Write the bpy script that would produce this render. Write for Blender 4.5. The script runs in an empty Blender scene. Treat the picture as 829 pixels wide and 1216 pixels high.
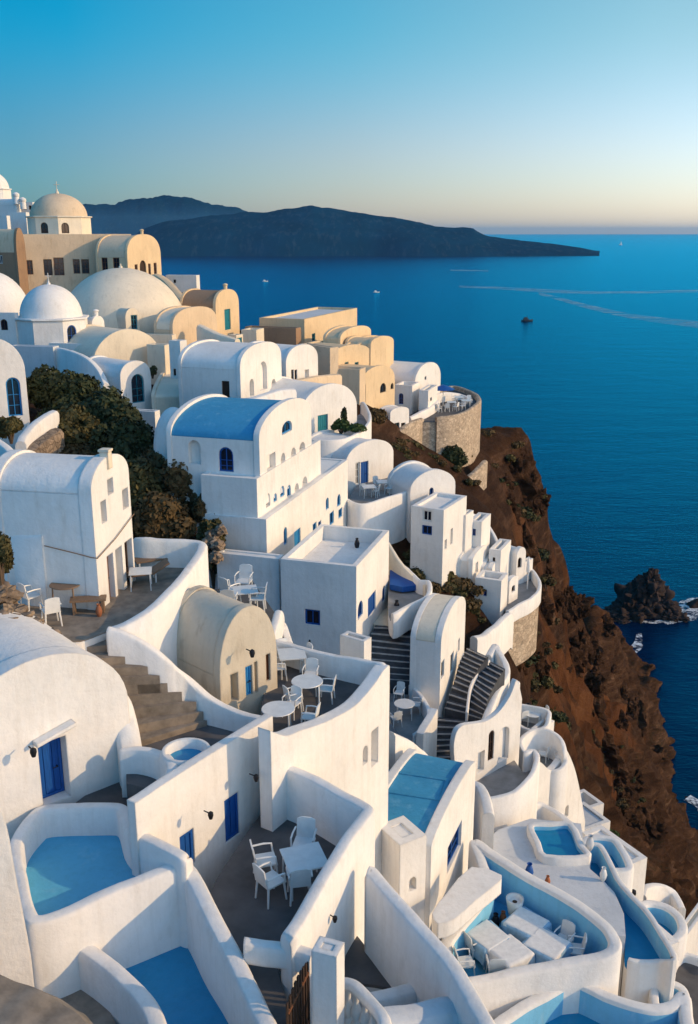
import bpy, bmesh, math, random
import numpy as np
from mathutils import Vector, noise, geometry
random.seed(7)
S = bpy.context.scene
C = S.collection
sin, cos, tan, pi = math.sin, math.cos, math.tan, math.pi
R = math.radians
# camera at the origin, sea level 110 m below; pixel helpers turn a pixel of the 829x1216 photo plus a depth or height into a point
F, PIT, UC, VC = 1150.0, R(16.15), 414.5, 608.0
SP, CP = sin(PIT), cos(PIT)
SEA = -110.0
def ray(u, v):
    t = (v - VC) / F
    return Vector(((u - UC) / F, CP - t * SP, -SP - t * CP))
def W(u, v, Y):
    d = ray(u, v); return d * (Y / d.y)
def Wz(u, v, z):
    d = ray(u, v); return d * (z / d.z)
def zat(v, Y):
    d = ray(UC, v); return d.z * Y / d.y
def pix(p):
    D = p[1] * CP - p[2] * SP
    return (UC + F * p[0] / D, VC - F * (p[1] * SP + p[2] * CP) / D)
def reach(A, d, u):
    # distance w so that A + w*d projects to column u
    k = (u - UC) / F
    D0 = A.y * CP - A.z * SP
    return (k * D0 - A.x) / (d.x - k * d.y * CP)

# ------------------------------------------------------------ materials
MATS = {}
def nodes(name):
    m = bpy.data.materials.new(name); m.use_nodes = True
    nt = m.node_tree; b = nt.nodes['Principled BSDF']
    return m, nt, b
def N(nt, kind, **kw):
    n = nt.nodes.new(kind)
    for k, v in kw.items():
        if k in n.inputs: n.inputs[k].default_value = v
        else: setattr(n, k, v)
    return n
def ramp(nt, src, stops):
    r = nt.nodes.new('ShaderNodeValToRGB')
    e = r.color_ramp.elements
    while len(e) < len(stops): e.new(0.5)
    for el, (p, c) in zip(e, stops):
        el.position = p; el.color = (*c, 1) if len(c) == 3 else c
    nt.links.new(src, r.inputs[0]); return r
def mixc(nt, fac, a, b, blend='MIX'):
    m = nt.nodes.new('ShaderNodeMix'); m.data_type = 'RGBA'; m.blend_type = blend
    for i, s in ((0, fac), (6, a), (7, b)):
        if hasattr(s, 'node'): nt.links.new(s, m.inputs[i])
        else: m.inputs[i].default_value = s if i == 0 else (*s, 1)
    return m.outputs[2]
def pos(nt): return nt.nodes.new('ShaderNodeNewGeometry').outputs['Position']
def noi(nt, vec, scale, detail=5, rough=.55, stretch=None):
    n = N(nt, 'ShaderNodeTexNoise', Scale=scale, Detail=detail, Roughness=rough)
    if stretch:
        mp = N(nt, 'ShaderNodeMapping'); mp.inputs['Scale'].default_value = stretch
        nt.links.new(vec, mp.inputs[0]); vec = mp.outputs[0]
    nt.links.new(vec, n.inputs['Vector']); return n.outputs[0]
def plaster(name, col, dirt=(.45, .38, .30), amt=.35, bump=.5, bev=.07, rough=.85):
    m, nt, b = nodes(name)
    p = pos(nt)
    n1 = noi(nt, p, .45, 6, .6); n2 = noi(nt, p, 2.2, 6, .62, (1, 1, .35)); n3 = noi(nt, p, 9, 4, .6)
    r1 = ramp(nt, n1, [(.32, (.88, .885, .89)), (.62, (1, 1, 1))])
    base = mixc(nt, 1.0, col, r1.outputs[0], 'MULTIPLY')
    r2 = ramp(nt, n2, [(.56, (0, 0, 0)), (.78, (1, 1, 1))])
    mul = nt.nodes.new('ShaderNodeMath'); mul.operation = 'MULTIPLY'; mul.inputs[1].default_value = amt
    nt.links.new(r2.outputs[0], mul.inputs[0])
    base = mixc(nt, mul.outputs[0], base, dirt)
    n4 = noi(nt, p, 1.0, 5, .6, (5, 5, .35)); r4 = ramp(nt, n4, [(.50, (1, 1, 1)), (.66, (.86, .84, .81)), (.72, (1, 1, 1))])   # faint rain streaks
    base = mixc(nt, .38, base, r4.outputs[0], 'MULTIPLY')
    r5 = ramp(nt, noi(nt, p, 4.5, 7, .7), [(.30, (.90, .90, .89)), (.60, (1, 1, 1))]); base = mixc(nt, .5, base, r5.outputs[0], 'MULTIPLY')
    nt.links.new(base, b.inputs['Base Color'])
    b.inputs['Roughness'].default_value = rough
    b.inputs['Specular IOR Level'].default_value = .2
    bp = N(nt, 'ShaderNodeBump', Strength=bump, Distance=.06)
    add = nt.nodes.new('ShaderNodeMath'); add.operation = 'ADD'
    nt.links.new(noi(nt, p, 1.6, 5, .6), add.inputs[0]); 
    m2 = nt.nodes.new('ShaderNodeMath'); m2.operation = 'MULTIPLY'; m2.inputs[1].default_value = .35
    nt.links.new(n3, m2.inputs[0]); nt.links.new(m2.outputs[0], add.inputs[1])
    nt.links.new(add.outputs[0], bp.inputs['Height'])
    if bev:
        bv = N(nt, 'ShaderNodeBevel', samples=3, Radius=bev)
        nt.links.new(bv.outputs[0], bp.inputs['Normal'])
    nt.links.new(bp.outputs[0], b.inputs['Normal'])
    MATS[name] = m; return m
def simple(name, col, rough=.6, var=.25, scale=6, metal=0, bump=.15, spec=.3, stretch=None):
    m, nt, b = nodes(name)
    p = pos(nt); n = noi(nt, p, scale, 5, .6, stretch)
    lo = tuple(c * (1 - var) for c in col); hi = tuple(min(1, c * (1 + var * .6)) for c in col)
    r = ramp(nt, n, [(.3, lo), (.7, hi)])
    nt.links.new(r.outputs[0], b.inputs['Base Color'])
    b.inputs['Roughness'].default_value = rough; b.inputs['Metallic'].default_value = metal
    b.inputs['Specular IOR Level'].default_value = spec
    if bump:
        bp = N(nt, 'ShaderNodeBump', Strength=bump, Distance=.02)
        nt.links.new(n, bp.inputs['Height']); nt.links.new(bp.outputs[0], b.inputs['Normal'])
    MATS[name] = m; return m
plaster('white', (.84, .81, .77), amt=.28)
plaster('cream', (.80, .70, .55), amt=.45, bev=.08)
plaster('tan', (.72, .56, .39), dirt=(.32, .22, .13), amt=.5, bev=.08)
plaster('ochre', (.76, .58, .37), dirt=(.36, .22, .12), amt=.45, bev=.08)
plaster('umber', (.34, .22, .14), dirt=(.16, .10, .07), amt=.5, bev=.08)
plaster('sky_blue', (.06, .31, .52), dirt=(.22, .48, .64), amt=.6, bev=.08, rough=.7)  # blue roofs: partly paint, partly their shade put into the colour
plaster('pale_blue', (.11, .44, .66), dirt=(.26, .54, .68), amt=.4, bev=.08, rough=.7)
plaster('shade_blue', (.20, .52, .74), dirt=(.48, .62, .70), amt=.5, bev=0)  # inner faces of terrace and pool walls: blue shade painted into the colour
plaster('pool_blue', (.03, .28, .50), dirt=(.08, .36, .55), amt=.3, bev=0, rough=.35)
plaster('worn_white', (.62, .64, .66), dirt=(.36, .42, .50), amt=.8, bev=.06)
plaster('stain_cream', (.62, .55, .44), dirt=(.30, .24, .18), amt=.7, bev=.08)
def water(name, col):
    m, nt, b = nodes(name); p = pos(nt); n = noi(nt, p, 3.0, 4, .6); r = ramp(nt, noi(nt, p, .6, 4, .6), [(.3, tuple(c * .75 for c in col)), (.7, col)])
    nt.links.new(r.outputs[0], b.inputs['Base Color']); b.inputs['Roughness'].default_value = .06; b.inputs['IOR'].default_value = 1.33
    bp = N(nt, 'ShaderNodeBump', Strength=.35, Distance=.03); nt.links.new(n, bp.inputs['Height']); nt.links.new(bp.outputs[0], b.inputs['Normal']); MATS[name] = m
water('pool_water', (.02, .26, .47))
simple('dark_floor', (.105, .100, .100), .85, .35, 1.1, bump=.3)
simple('grey_floor', (.26, .25, .24), .85, .3, 1.3, bump=.3)
simple('step_dark', (.07, .075, .085), .85, .35, 2, bump=.3)
simple('step_stone', (.26, .215, .17), .9, .4, 2.5, bump=.5)
simple('nosing', (.42, .41, .40), .8, .3, 4)
simple('blue_wood', (.010, .085, .33), .5, .3, 5, stretch=(8, 8, .6))
simple('mid_blue_wood', (.03, .24, .55), .5, .3, 5, stretch=(8, 8, .6))
simple('teal_wood', (.012, .20, .27), .5, .3, 5, stretch=(8, 8, .6))
simple('brown_wood', (.16, .065, .03), .6, .4, 5, stretch=(8, 8, .6))
simple('dark_wood', (.05, .028, .018), .6, .4, 5, stretch=(8, 8, .6))
simple('teak', (.24, .15, .09), .6, .4, 9, stretch=(6, 6, 6))
simple('white_paint', (.72, .72, .70), .4, .1, 4, bump=.05, spec=.5)
simple('fabric', (.78, .77, .75), .9, .12, 6, bump=.3)
simple('blue_fabric', (.28, .46, .62), .9, .3, 3, bump=.3)
simple('grey_fabric', (.20, .20, .21), .9, .2, 6, bump=.3)
simple('iron', (.03, .03, .035), .5, .3, 8, metal=.6)
simple('clay', (.36, .13, .06), .8, .3, 6)
simple('rust_hull', (.03, .035, .05), .6, .3, 3)
simple('glass_dark', (.012, .018, .03), .12, .2, 3, bump=0, spec=.6)
simple('leaf_dark', (.040, .048, .016), .75, .5, 1.2, bump=0)
simple('leaf_olive', (.085, .070, .022), .75, .5, 1.5, bump=0)
simple('leaf_dry', (.105, .066, .024), .8, .5, 1.8, bump=0)
simple('leaf_green', (.05, .085, .02), .7, .5, 3, bump=0)
simple('bark', (.10, .065, .04), .9, .4, 5)
simple('skin_stone', (.55, .50, .44), .9, .3, 3)
def stone_mat(name, c1, c2, scale, bump=.8, zs=1.6):
    m, nt, b = nodes(name); p = pos(nt)
    mp = N(nt, 'ShaderNodeMapping'); mp.inputs['Scale'].default_value = (1, 1, zs); nt.links.new(p, mp.inputs[0])
    v = N(nt, 'ShaderNodeTexVoronoi', Scale=scale, feature='DISTANCE_TO_EDGE'); nt.links.new(mp.outputs[0], v.inputs['Vector'])
    v2 = N(nt, 'ShaderNodeTexVoronoi', Scale=scale); nt.links.new(mp.outputs[0], v2.inputs['Vector'])
    r = ramp(nt, v.outputs['Distance'], [(.0, (.55, .55, .55)), (.08, (1, 1, 1))])
    n = noi(nt, p, 3, 6, .65)
    r2 = ramp(nt, n, [(.3, c1), (.72, c2)])
    bw = nt.nodes.new('ShaderNodeRGBToBW'); nt.links.new(v2.outputs['Color'], bw.inputs[0])
    r3 = ramp(nt, bw.outputs[0], [(.1, (.6, .6, .6)), (.9, (1.0, 1.0, 1.0))])
    c = mixc(nt, 1.0, r2.outputs[0], r.outputs[0], 'MULTIPLY'); c = mixc(nt, 1.0, c, r3.outputs[0], 'MULTIPLY')
    nt.links.new(c, b.inputs['Base Color']); b.inputs['Roughness'].default_value = .9
    bp = N(nt, 'ShaderNodeBump', Strength=bump, Distance=.08)
    nt.links.new(r.outputs[0], bp.inputs['Height']); nt.links.new(bp.outputs[0], b.inputs['Normal'])
    MATS[name] = m
stone_mat('stone_wall', (.44, .33, .23), (.66, .53, .39), 2.6, .35)
stone_mat('rubble', (.16, .11, .075), (.45, .34, .24), 1.6)

# ------------------------------------------------------------ object helpers
def wloc(o):
    v = Vector((0, 0, 0))
    while o is not None: v = v + o.location; o = o.parent
    return v
def tag(o, label=None, cat=None, group=None, kind=None):
    if label: o['label'] = label
    if cat: o['category'] = cat
    if group: o['group'] = group
    if kind: o['kind'] = kind
    return o
def thing(name, label, cat, loc, group=None):
    o = bpy.data.objects.new(name, None); C.objects.link(o)
    o.empty_display_size = .3; o.location = loc
    return tag(o, label, cat, group)
def link(name, bm, mat, parent=None, loc=None, ang=38, recalc=True):
    # world-space bmesh -> one mesh object whose vertices are relative to its parent (or loc)
    if recalc: bmesh.ops.recalc_face_normals(bm, faces=bm.faces)
    off = wloc(parent) if parent else (Vector(loc) if loc is not None else Vector((0, 0, 0)))
    if off.length: bmesh.ops.translate(bm, verts=bm.verts, vec=-off)
    a = R(ang)
    for f in bm.faces: f.smooth = True
    for e in bm.edges:
        if len(e.link_faces) == 2 and e.calc_face_angle(0) > a: e.smooth = False
    me = bpy.data.meshes.new(name); bm.to_mesh(me); bm.free()
    for x in (mat if isinstance(mat, (list, tuple)) else [mat]): me.materials.append(MATS[x])
    o = bpy.data.objects.new(name, me); C.objects.link(o)
    if parent: o.parent = parent
    elif loc is not None: o.location = loc
    return o
def copy_tree(o, parent=None):
    c = o.copy(); C.objects.link(c); c.parent = parent
    for ch in [x for x in KIDS.get(o.name, ())]: copy_tree(ch, c)
    return c
KIDS = {}
def remember(root):
    allo = list(C.objects)
    for o in allo:
        if o.parent: KIDS.setdefault(o.parent.name, [])
    def walk(r):
        KIDS[r.name] = [x for x in allo if x.parent == r]
        for k in KIDS[r.name]: walk(k)
    walk(root); return root
UP = Vector((0, 0, 1))
def prism(bm, loop3, vec, mat=0):
    n = len(loop3)
    a = [bm.verts.new(p) for p in loop3]; b = [bm.verts.new(Vector(p) + vec) for p in loop3]
    fs = [bm.faces.new(a), bm.faces.new(b[::-1])]
    for i in range(n): fs.append(bm.faces.new((a[i], a[(i + 1) % n], b[(i + 1) % n], b[i])))
    for f in fs: f.material_index = mat
def box(bm, c, sx, sy, sz, yaw=0, mat=0):
    # c = centre of the base
    t = Vector((cos(yaw), sin(yaw), 0)) * sx / 2; n = Vector((-sin(yaw), cos(yaw), 0)) * sy / 2; c = Vector(c)
    prism(bm, [c - t - n, c + t - n, c + t + n, c - t + n], UP * sz, mat)
def bar(bm, a, b, r, seg=6, r2=None, mat=0):
    a = Vector(a); b = Vector(b); d = (b - a).normalized()
    x = d.orthogonal().normalized(); y = d.cross(x); r2 = r if r2 is None else r2
    A = [bm.verts.new(a + (x * cos(2 * pi * k / seg) + y * sin(2 * pi * k / seg)) * r) for k in range(seg)]
    B = [bm.verts.new(b + (x * cos(2 * pi * k / seg) + y * sin(2 * pi * k / seg)) * r2) for k in range(seg)]
    fs = [bm.faces.new(A[::-1]), bm.faces.new(B)]
    for k in range(seg): fs.append(bm.faces.new((A[k], A[(k + 1) % seg], B[(k + 1) % seg], B[k])))
    for f in fs: f.material_index = mat
def tube(bm, pts, r, seg=6):
    pts = [Vector(p) for p in pts]; rings = []
    for i, p in enumerate(pts):
        d = (pts[min(i + 1, len(pts) - 1)] - pts[max(i - 1, 0)]).normalized()
        x = d.cross(Vector((.13, .21, .97))).normalized(); y = d.cross(x)
        rr = r[i] if isinstance(r, (list, tuple)) else r
        rings.append([bm.verts.new(p + (x * cos(2 * pi * k / seg) + y * sin(2 * pi * k / seg)) * rr) for k in range(seg)])
    for A, B in zip(rings, rings[1:]):
        for k in range(seg): bm.faces.new((A[k], A[(k + 1) % seg], B[(k + 1) % seg], B[k]))
    bm.faces.new(rings[0][::-1]); bm.faces.new(rings[-1])
def lathe(bm, c, prof, seg=24, squash=1, sy=1):
    c = Vector(c); rings = []
    for r, z in prof:
        if r < 1e-4: rings.append([bm.verts.new(c + UP * z)])
        else: rings.append([bm.verts.new(c + Vector((r * cos(2 * pi * k / seg), sy * r * sin(2 * pi * k / seg), z))) for k in range(seg)])
    for A, B in zip(rings, rings[1:]):
        for k in range(seg):
            k2 = (k + 1) % seg
            if len(A) == 1 and len(B) == 1: continue
            if len(A) == 1: bm.faces.new((A[0], B[k2], B[k]))
            elif len(B) == 1: bm.faces.new((A[k], A[k2], B[0]))
            else: bm.faces.new((A[k], A[k2], B[k2], B[k]))
    if len(rings[0]) > 1: bm.faces.new(rings[0][::-1])
    if len(rings[-1]) > 1: bm.faces.new(rings[-1])
def catmull(P, n=6, closed=False):
    if len(P) < 3: return [Vector(p) for p in P]
    P = [Vector(p) for p in P]; out = []; L = len(P)
    for i in range(L if closed else L - 1):
        if closed: a, b, c, d = P[i - 1], P[i], P[(i + 1) % L], P[(i + 2) % L]
        else: a, b, c, d = P[max(i - 1, 0)], P[i], P[i + 1], P[min(i + 2, L - 1)]
        ta = (c - a) * .5; td = (d - b) * .5
        m = (c - b).length          # keep tangents short next to short segments
        if ta.length > m: ta = ta * (m / ta.length)
        if td.length > m: td = td * (m / td.length)
        for k in range(n):
            t = k / n; t2 = t * t; t3 = t2 * t
            out.append(b * (2 * t3 - 3 * t2 + 1) + ta * (t3 - 2 * t2 + t) + c * (-2 * t3 + 3 * t2) + td * (t3 - t2))
    if not closed: out.append(P[-1])
    return out
def ribbon(bm, pts, th, bot, closed=False, rnd=.5, mat=0, inner=0):
    # wall of thickness th whose rounded top follows pts; bot = bottom z (number) or drop ('d', x)
    n = len(pts); rings = []
    pts = [Vector((p.x + .03 * noise.noise(p * .9), p.y + .03 * noise.noise(p * .9 + Vector((5, 5, 5))), p.z + .035 * noise.noise(p * 1.1 + Vector((0, 9, 0))) + .012 * noise.noise(p * 4))) for p in pts]
    for i, p in enumerate(pts):
        if closed: a, b = pts[i - 1], pts[(i + 1) % n]
        else: a, b = pts[max(i - 1, 0)], pts[min(i + 1, n - 1)]
        d = Vector((b.x - a.x, b.y - a.y, 0))
        if d.length < 1e-6: d = Vector((1, 0, 0))
        d.normalize(); s = Vector((-d.y, d.x, 0))
        zb = bot if not isinstance(bot, tuple) else p.z - bot[1]
        h = th / 2; r = h * rnd * 1.4; ring = [Vector((p.x, p.y, zb)) + s * h]
        for q in range(5):
            A = pi * q / 4
            ring.append(Vector((p.x, p.y, p.z - r + r * sin(A))) + s * h * cos(A))
        ring.append(Vector((p.x, p.y, zb)) - s * h)
        rings.append([bm.verts.new(x) for x in ring])
    m = len(rings[0]); fs = []; inn = []
    for i in range(n if closed else n - 1):
        A, B = rings[i], rings[(i + 1) % n]
        for k in range(m - 1):
            f_ = bm.faces.new((A[k], A[k + 1], B[k + 1], B[k])); fs.append(f_)
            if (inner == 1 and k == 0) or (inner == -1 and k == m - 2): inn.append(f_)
        fs.append(bm.faces.new((A[m - 1], A[0], B[0], B[m - 1])))
    if not closed: fs += [bm.faces.new(rings[0]), bm.faces.new(rings[-1][::-1])]
    for f in fs: f.material_index = mat
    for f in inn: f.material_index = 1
def slab(bm, poly, ztop, zbot, mat=0, mats=None):
    # polygon (XY of points) extruded from zbot to ztop, concave safe
    P = [Vector((p.x, p.y, 0)) for p in poly]
    tri = geometry.tessellate_polygon([P])
    T = [bm.verts.new((p.x, p.y, ztop)) for p in P]; B = [bm.verts.new((p.x, p.y, zbot)) for p in P]
    fs = []
    for a, b, c in tri:
        try: fs.append(bm.faces.new((T[a], T[b], T[c]))); fs.append(bm.faces.new((B[a], B[c], B[b])))
        except ValueError: pass
    n = len(P)
    for i in range(n): fs.append(bm.faces.new((T[i], T[(i + 1) % n], B[(i + 1) % n], B[i])))
    for f in fs: f.material_index = mat
class Frame:
    def __init__(s, O, t, n): s.O, s.t, s.n = Vector(O), t, n
    def at(s, a, h, d=0): return s.O + s.t * a + UP * h + s.n * d
    def hit(s, u, v):
        d = ray(u, v); k = s.O.dot(s.n) / d.dot(s.n); p = d * k - s.O
        return p.dot(s.t), p.z
def inside(poly, x, y):
    c = False; n = len(poly)
    for i in range(n):
        x1, y1 = poly[i]; x2, y2 = poly[i - 1]
        if (y1 > y) != (y2 > y) and x < (x2 - x1) * (y - y1) / (y2 - y1) + x1: c = not c
    return c
def hole_poly(x0, h0, x1, h1, arch):
    if not arch: return [(x0, h0), (x1, h0), (x1, h1), (x0, h1)]
    w = (x1 - x0) / 2; r = min(w, (h1 - h0) * .6); c = (x0 + x1) / 2
    return [(x0, h0), (x1, h0)] + [(c + w * cos(pi * k / 8), h1 - r + r * sin(pi * k / 8)) for k in range(9)]
def panel(bm, fr, outline, holes, d0, d1):
    loops = [outline] + holes
    flat = [p for l in loops for p in l]
    tri = geometry.tessellate_polygon([[Vector((x, y, 0)) for x, y in l] for l in loops])
    A = [bm.verts.new(fr.at(x, y, d1)) for x, y in flat]; B = [bm.verts.new(fr.at(x, y, d0)) for x, y in flat]
    for a, b, c in tri:
        try: bm.faces.new((A[a], A[b], A[c])); bm.faces.new((B[a], B[c], B[b]))
        except ValueError: pass
    k = 0
    for l in loops:
        n = len(l)
        for i in range(n):
            a, b = k + i, k + (i + 1) % n
            bm.faces.new((A[a], A[b], B[b], B[a]))
        k += n
KIND = {'blue': ('window', 'blue_wood', 'glass_dark'), 'mid': ('window', 'mid_blue_wood', 'glass_dark'), 'teal': ('window', 'teal_wood', 'glass_dark'),
        'brown': ('window', 'brown_wood', 'glass_dark'), 'wht': ('window', 'white_paint', 'glass_dark'), 'dark': ('window', 'dark_wood', 'glass_dark'),
        'shut': ('shutter', 'blue_wood', 'blue_wood'), 'midshut': ('shutter', 'mid_blue_wood', 'mid_blue_wood'), 'tealshut': ('shutter', 'teal_wood', 'teal_wood'),
        'bdoor': ('door', 'blue_wood', 'blue_wood'), 'mdoor': ('door', 'mid_blue_wood', 'mid_blue_wood'), 'tdoor': ('door', 'teal_wood', 'teal_wood'), 'wdoor': ('door', 'brown_wood', 'brown_wood'),
        'ddoor': ('door', 'dark_wood', 'dark_wood'), 'niche': None}
def fit_holes(fr, outline, specs, who=''):
    out = []
    for sp in specs:
        kind, u0, v0, u1, v1 = sp[:5]
        uc, vc = (u0 + u1) / 2, (v0 + v1) / 2
        a, b = fr.hit(u0, vc)[0], fr.hit(u1, vc)[0]; h1, h0 = fr.hit(uc, v0)[1], fr.hit(uc, v1)[1]
        a, b = min(a, b), max(a, b)
        arch = kind.startswith('a_'); kind = kind[2:] if arch else kind
        if h0 < .06 and h1 > .5: h0 = .06
        pts = [(a, h0), (b, h0), (b, h1 if not arch else h1 - .3 * (h1 - h0)), (a, h1 if not arch else h1 - .3 * (h1 - h0)), ((a + b) / 2, h1)]
        if not all(inside(outline, x, y) for x, y in pts) or h1 - h0 < .1 or b - a < .08:
            print('HOLE OUT', who, sp, round(a, 2), round(b, 2), round(h0, 2), round(h1, 2)); continue
        if any(not (b < o[1] - .01 or a > o[3] + .01 or h1 < o[2] - .01 or h0 > o[4] + .01) for o in out):
            print('HOLE OVERLAP', who, sp); continue
        out.append((kind, a, h0, b, h1, arch))
    return out
def fill_holes(parent, fr, holes, face, th=.28):
    # the joinery that sits in each opening: leaf or pane with a frame as sub-part
    for kind, a, h0, b, h1, arch in holes:
        k = KIND[kind]
        if not k: continue
        nm, fm, pm = k; g = .012; d = face - th + max(.10, min(.17, th * .6))
        P = hole_poly(a + g, h0 + .01, b - g, h1 - g, arch)
        bm = bmesh.new()
        prism(bm, [fr.at(x, y, d - .05) for x, y in P], fr.n * .045)
        w, h = b - a, h1 - h0
        top = h1 - (min(w / 2, h * .6) if arch else 0)
        if nm != 'window':   # boards / slats
            ns = max(2, min(9, int(w / .22)))
            for i in range(ns):
                x0 = a + g + (w - 2 * g) * i / ns + .012; x1 = a + g + (w - 2 * g) * (i + 1) / ns - .012
                prism(bm, [fr.at(x0, h0 + .06, d), fr.at(x1, h0 + .06, d), fr.at(x1, top - .05, d), fr.at(x0, top - .05, d)], fr.n * .02)
        o = link(nm, bm, pm, parent)
        bm = bmesh.new(); f = min(.07, w * .16); c = fr.n * .05
        P2 = hole_poly(a + g + f, h0 + f, b - g - f, h1 - g - f, arch)
        panel(bm, fr, P, [P2], d, d + .055)
        if nm == 'window':
            xm = (a + b) / 2
            prism(bm, [fr.at(xm - f * .3, h0 + f, d), fr.at(xm + f * .3, h0 + f, d), fr.at(xm + f * .3, h1 - g - f, d), fr.at(xm - f * .3, h1 - g - f, d)], fr.n * .04)
            if h > 1.0:
                for q in (1, 2):
                    hm = h0 + (top - h0) * q / 3
                    prism(bm, [fr.at(a + g + f, hm - .015, d), fr.at(b - g - f, hm - .015, d), fr.at(b - g - f, hm + .015, d), fr.at(a + g + f, hm + .015, d)], fr.n * .03)
        link('frame', bm, fm, o)
        if nm == 'door':
            bm = bmesh.new(); p = fr.at(b - w * .2, h0 + h * .45, d + .02)
            bar(bm, p, p + fr.n * .07, .018, 6); bar(bm, p + fr.n * .07, p + fr.n * .07 + fr.t * -.12, .014, 6)
            link('handle', bm, 'iron', o)
def axes(yaw):
    th = R(yaw); return Vector((cos(th), sin(th), 0)), Vector((-sin(th), cos(th), 0))
def arch_pts(w, hS, r, n=22, p=1.0, x0=0):
    out = []
    for k in range(n + 1):
        a = pi * k / n; c, s = cos(a), sin(a)
        out.append((x0 + w / 2 + w / 2 * math.copysign(abs(c) ** p, c), hS + r * s ** p))
    return out        # from the right springing over to the left
LIFT = {}
def vault(name, label, A, yaw, uB, vS, vT, uR, sink=3., wall='white', roof=None, front=(), side=(), cat='house', group=None,
          lip=.14, p=.92, th=.28, knob=None, w=None, L=None):
    """barrel-vaulted house; A=(u,v,Y) base of its near facade corner, facade normal at yaw, uB far facade corner,
    vS springing row at A, vT apex row, uR column of the rear near corner"""
    n, t = axes(yaw); O = W(*A); sink += 4 if O.y < 33 else 0
    w = w or reach(O, t, uB); L = L or reach(O, -n, uR)
    hS = zat(vS, O.y) - O.z
    M = O + t * w / 2; hT = zat(vT, M.y) - O.z; r = hT - hS
    if w < .5 or L < .3 or r < .1 or hS < .1: print('BAD VAULT', label, round(w, 2), round(L, 2), round(hS, 2), round(r, 2))
    w = max(w, .6); L = max(L, .5); r = max(r, .15); hS = max(hS, .15)
    root = thing(name, label, cat, O, group)
    fr = Frame(O, t, n); sf = Frame(O - n * L, n, -t)    # side frame: s runs rear->front, outward normal -t
    # openings
    out = [(0, -sink), (w, -sink)] + arch_pts(w, hS, r, p=p)
    inner = [(0.0, 0.0), (w, 0.0)] + arch_pts(w, hS, r, p=p)
    fh = fit_holes(fr, out, front, label)
    so = [(0, -sink), (L - .001, -sink), (L - .001, hS), (0, hS)]
    sh = fit_holes(sf, so, side, label)
    bm = bmesh.new()
    o2 = [(-lip * .3, -sink), (w + lip * .3, -sink)] + [(x, y + (lip if hS < y else 0)) for x, y in arch_pts(w + lip * .6, hS, r, p=p, x0=-lip * .3)]
    panel(bm, fr, o2, [hole_poly(*h[1:5], h[5]) for h in fh], -th, .04)
    panel(bm, Frame(O - n * (L), t, n), o2, [], 0, th)
    s0 = th if sh else 0.0
    prism(bm, [fr.at(s0, -sink, -th), fr.at(w, -sink, -th), fr.at(w, hS, -th), fr.at(s0, hS, -th)], -n * (L - 2 * th))
    if sh: panel(bm, sf, [(th, -sink), (L - th, -sink), (L - th, hS), (th, hS)], [hole_poly(*h[1:5], h[5]) for h in sh], -th, 0)
    link('wall', bm, wall, root)
    bm = bmesh.new(); k = L - 2 * th; seg = 1
    P = arch_pts(w, hS, r, p=p)
    prism(bm, [fr.at(x, y, -th) for x, y in P], -n * k)
    ro = link('roof', bm, roof or wall, root)
    fill_holes(root, fr, fh, .04, th + .04); fill_holes(root, sf, sh, 0, th)
    if knob:
        bm = bmesh.new(); q = fr.at(w / 2, hT - O.z * 0 + lip, -th / 2)
        if knob == 'cross':
            box(bm, q - UP * .05, .14, .14, .3, R(yaw)); bar(bm, q + UP * .2, q + UP * .95, .035); bar(bm, q + UP * .68 - t * .2, q + UP * .68 + t * .2, .03)
            link('cross', bm, wall, root)
        else:
            lathe(bm, q - UP * .1, [(.2, 0), (.2, .45), (.26, .5), (.26, .6), (.12, .68), (0, .7)], 12); link('chimney', bm, wall, root)
    root['_w'] = w; 
    del root['_w']
    return root, fr, w, L, hS, r
def flat(name, label, A, yaw, uB, vT, uR, sink=3., wall='white', roof='white', front=(), side=(), cat='house', group=None, par=.45, th=.28, w=None, L=None, H=None):
    th = min(th, .28)
    """flat-roofed block with a parapet; A=(u,v,Y) base of its near corner, vT row of the parapet top at A"""
    n, t = axes(yaw); O = W(*A); sink += 4 if O.y < 33 and sink >= 2 else 0
    w = w or reach(O, t, uB); L = L or reach(O, -n, uR); H = H or zat(vT, O.y) - O.z
    if w < .5 or L < .3 or H < .1: print('BAD FLAT', label, round(w, 2), round(L, 2), round(H, 2))
    w = max(w, .42); L = max(L, .42); H = max(H, .2)
    root = thing(name, label, cat, O, group)
    fr = Frame(O, t, n); sf = Frame(O - n * L, n, -t)
    out = [(0, -sink), (w, -sink), (w, H), (0, H)]; fh = fit_holes(fr, out, front, label)
    so = [(0, -sink), (L, -sink), (L, H), (0, H)]; sh = fit_holes(sf, so, side, label)
    th = min(th, w * .3, L * .3); bm = bmesh.new()
    panel(bm, fr, out, [hole_poly(*h[1:5], h[5]) for h in fh], -th, 0)
    panel(bm, sf, [(th, -sink), (L - th, -sink), (L - th, H), (th, H)], [hole_poly(*h[1:5], h[5]) for h in sh], -th, 0)
    panel(bm, Frame(O - n * L, t, -n), out, [], -th, 0)
    panel(bm, Frame(O - n * L + t * w, n, t), [(th, -sink), (L - th, -sink), (L - th, H), (th, H)], [], -th, 0)
    link('wall', bm, wall, root)
    bm = bmesh.new(); q = th
    prism(bm, [fr.at(q, -sink, -q), fr.at(w - q, -sink, -q), fr.at(w - q, -sink, -L + q), fr.at(q, -sink, -L + q)], UP * (H - par + sink))
    link('roof', bm, roof, root)
    fill_holes(root, fr, fh, 0, th); fill_holes(root, sf, sh, 0, th)
    return root, fr, w, L, H
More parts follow.
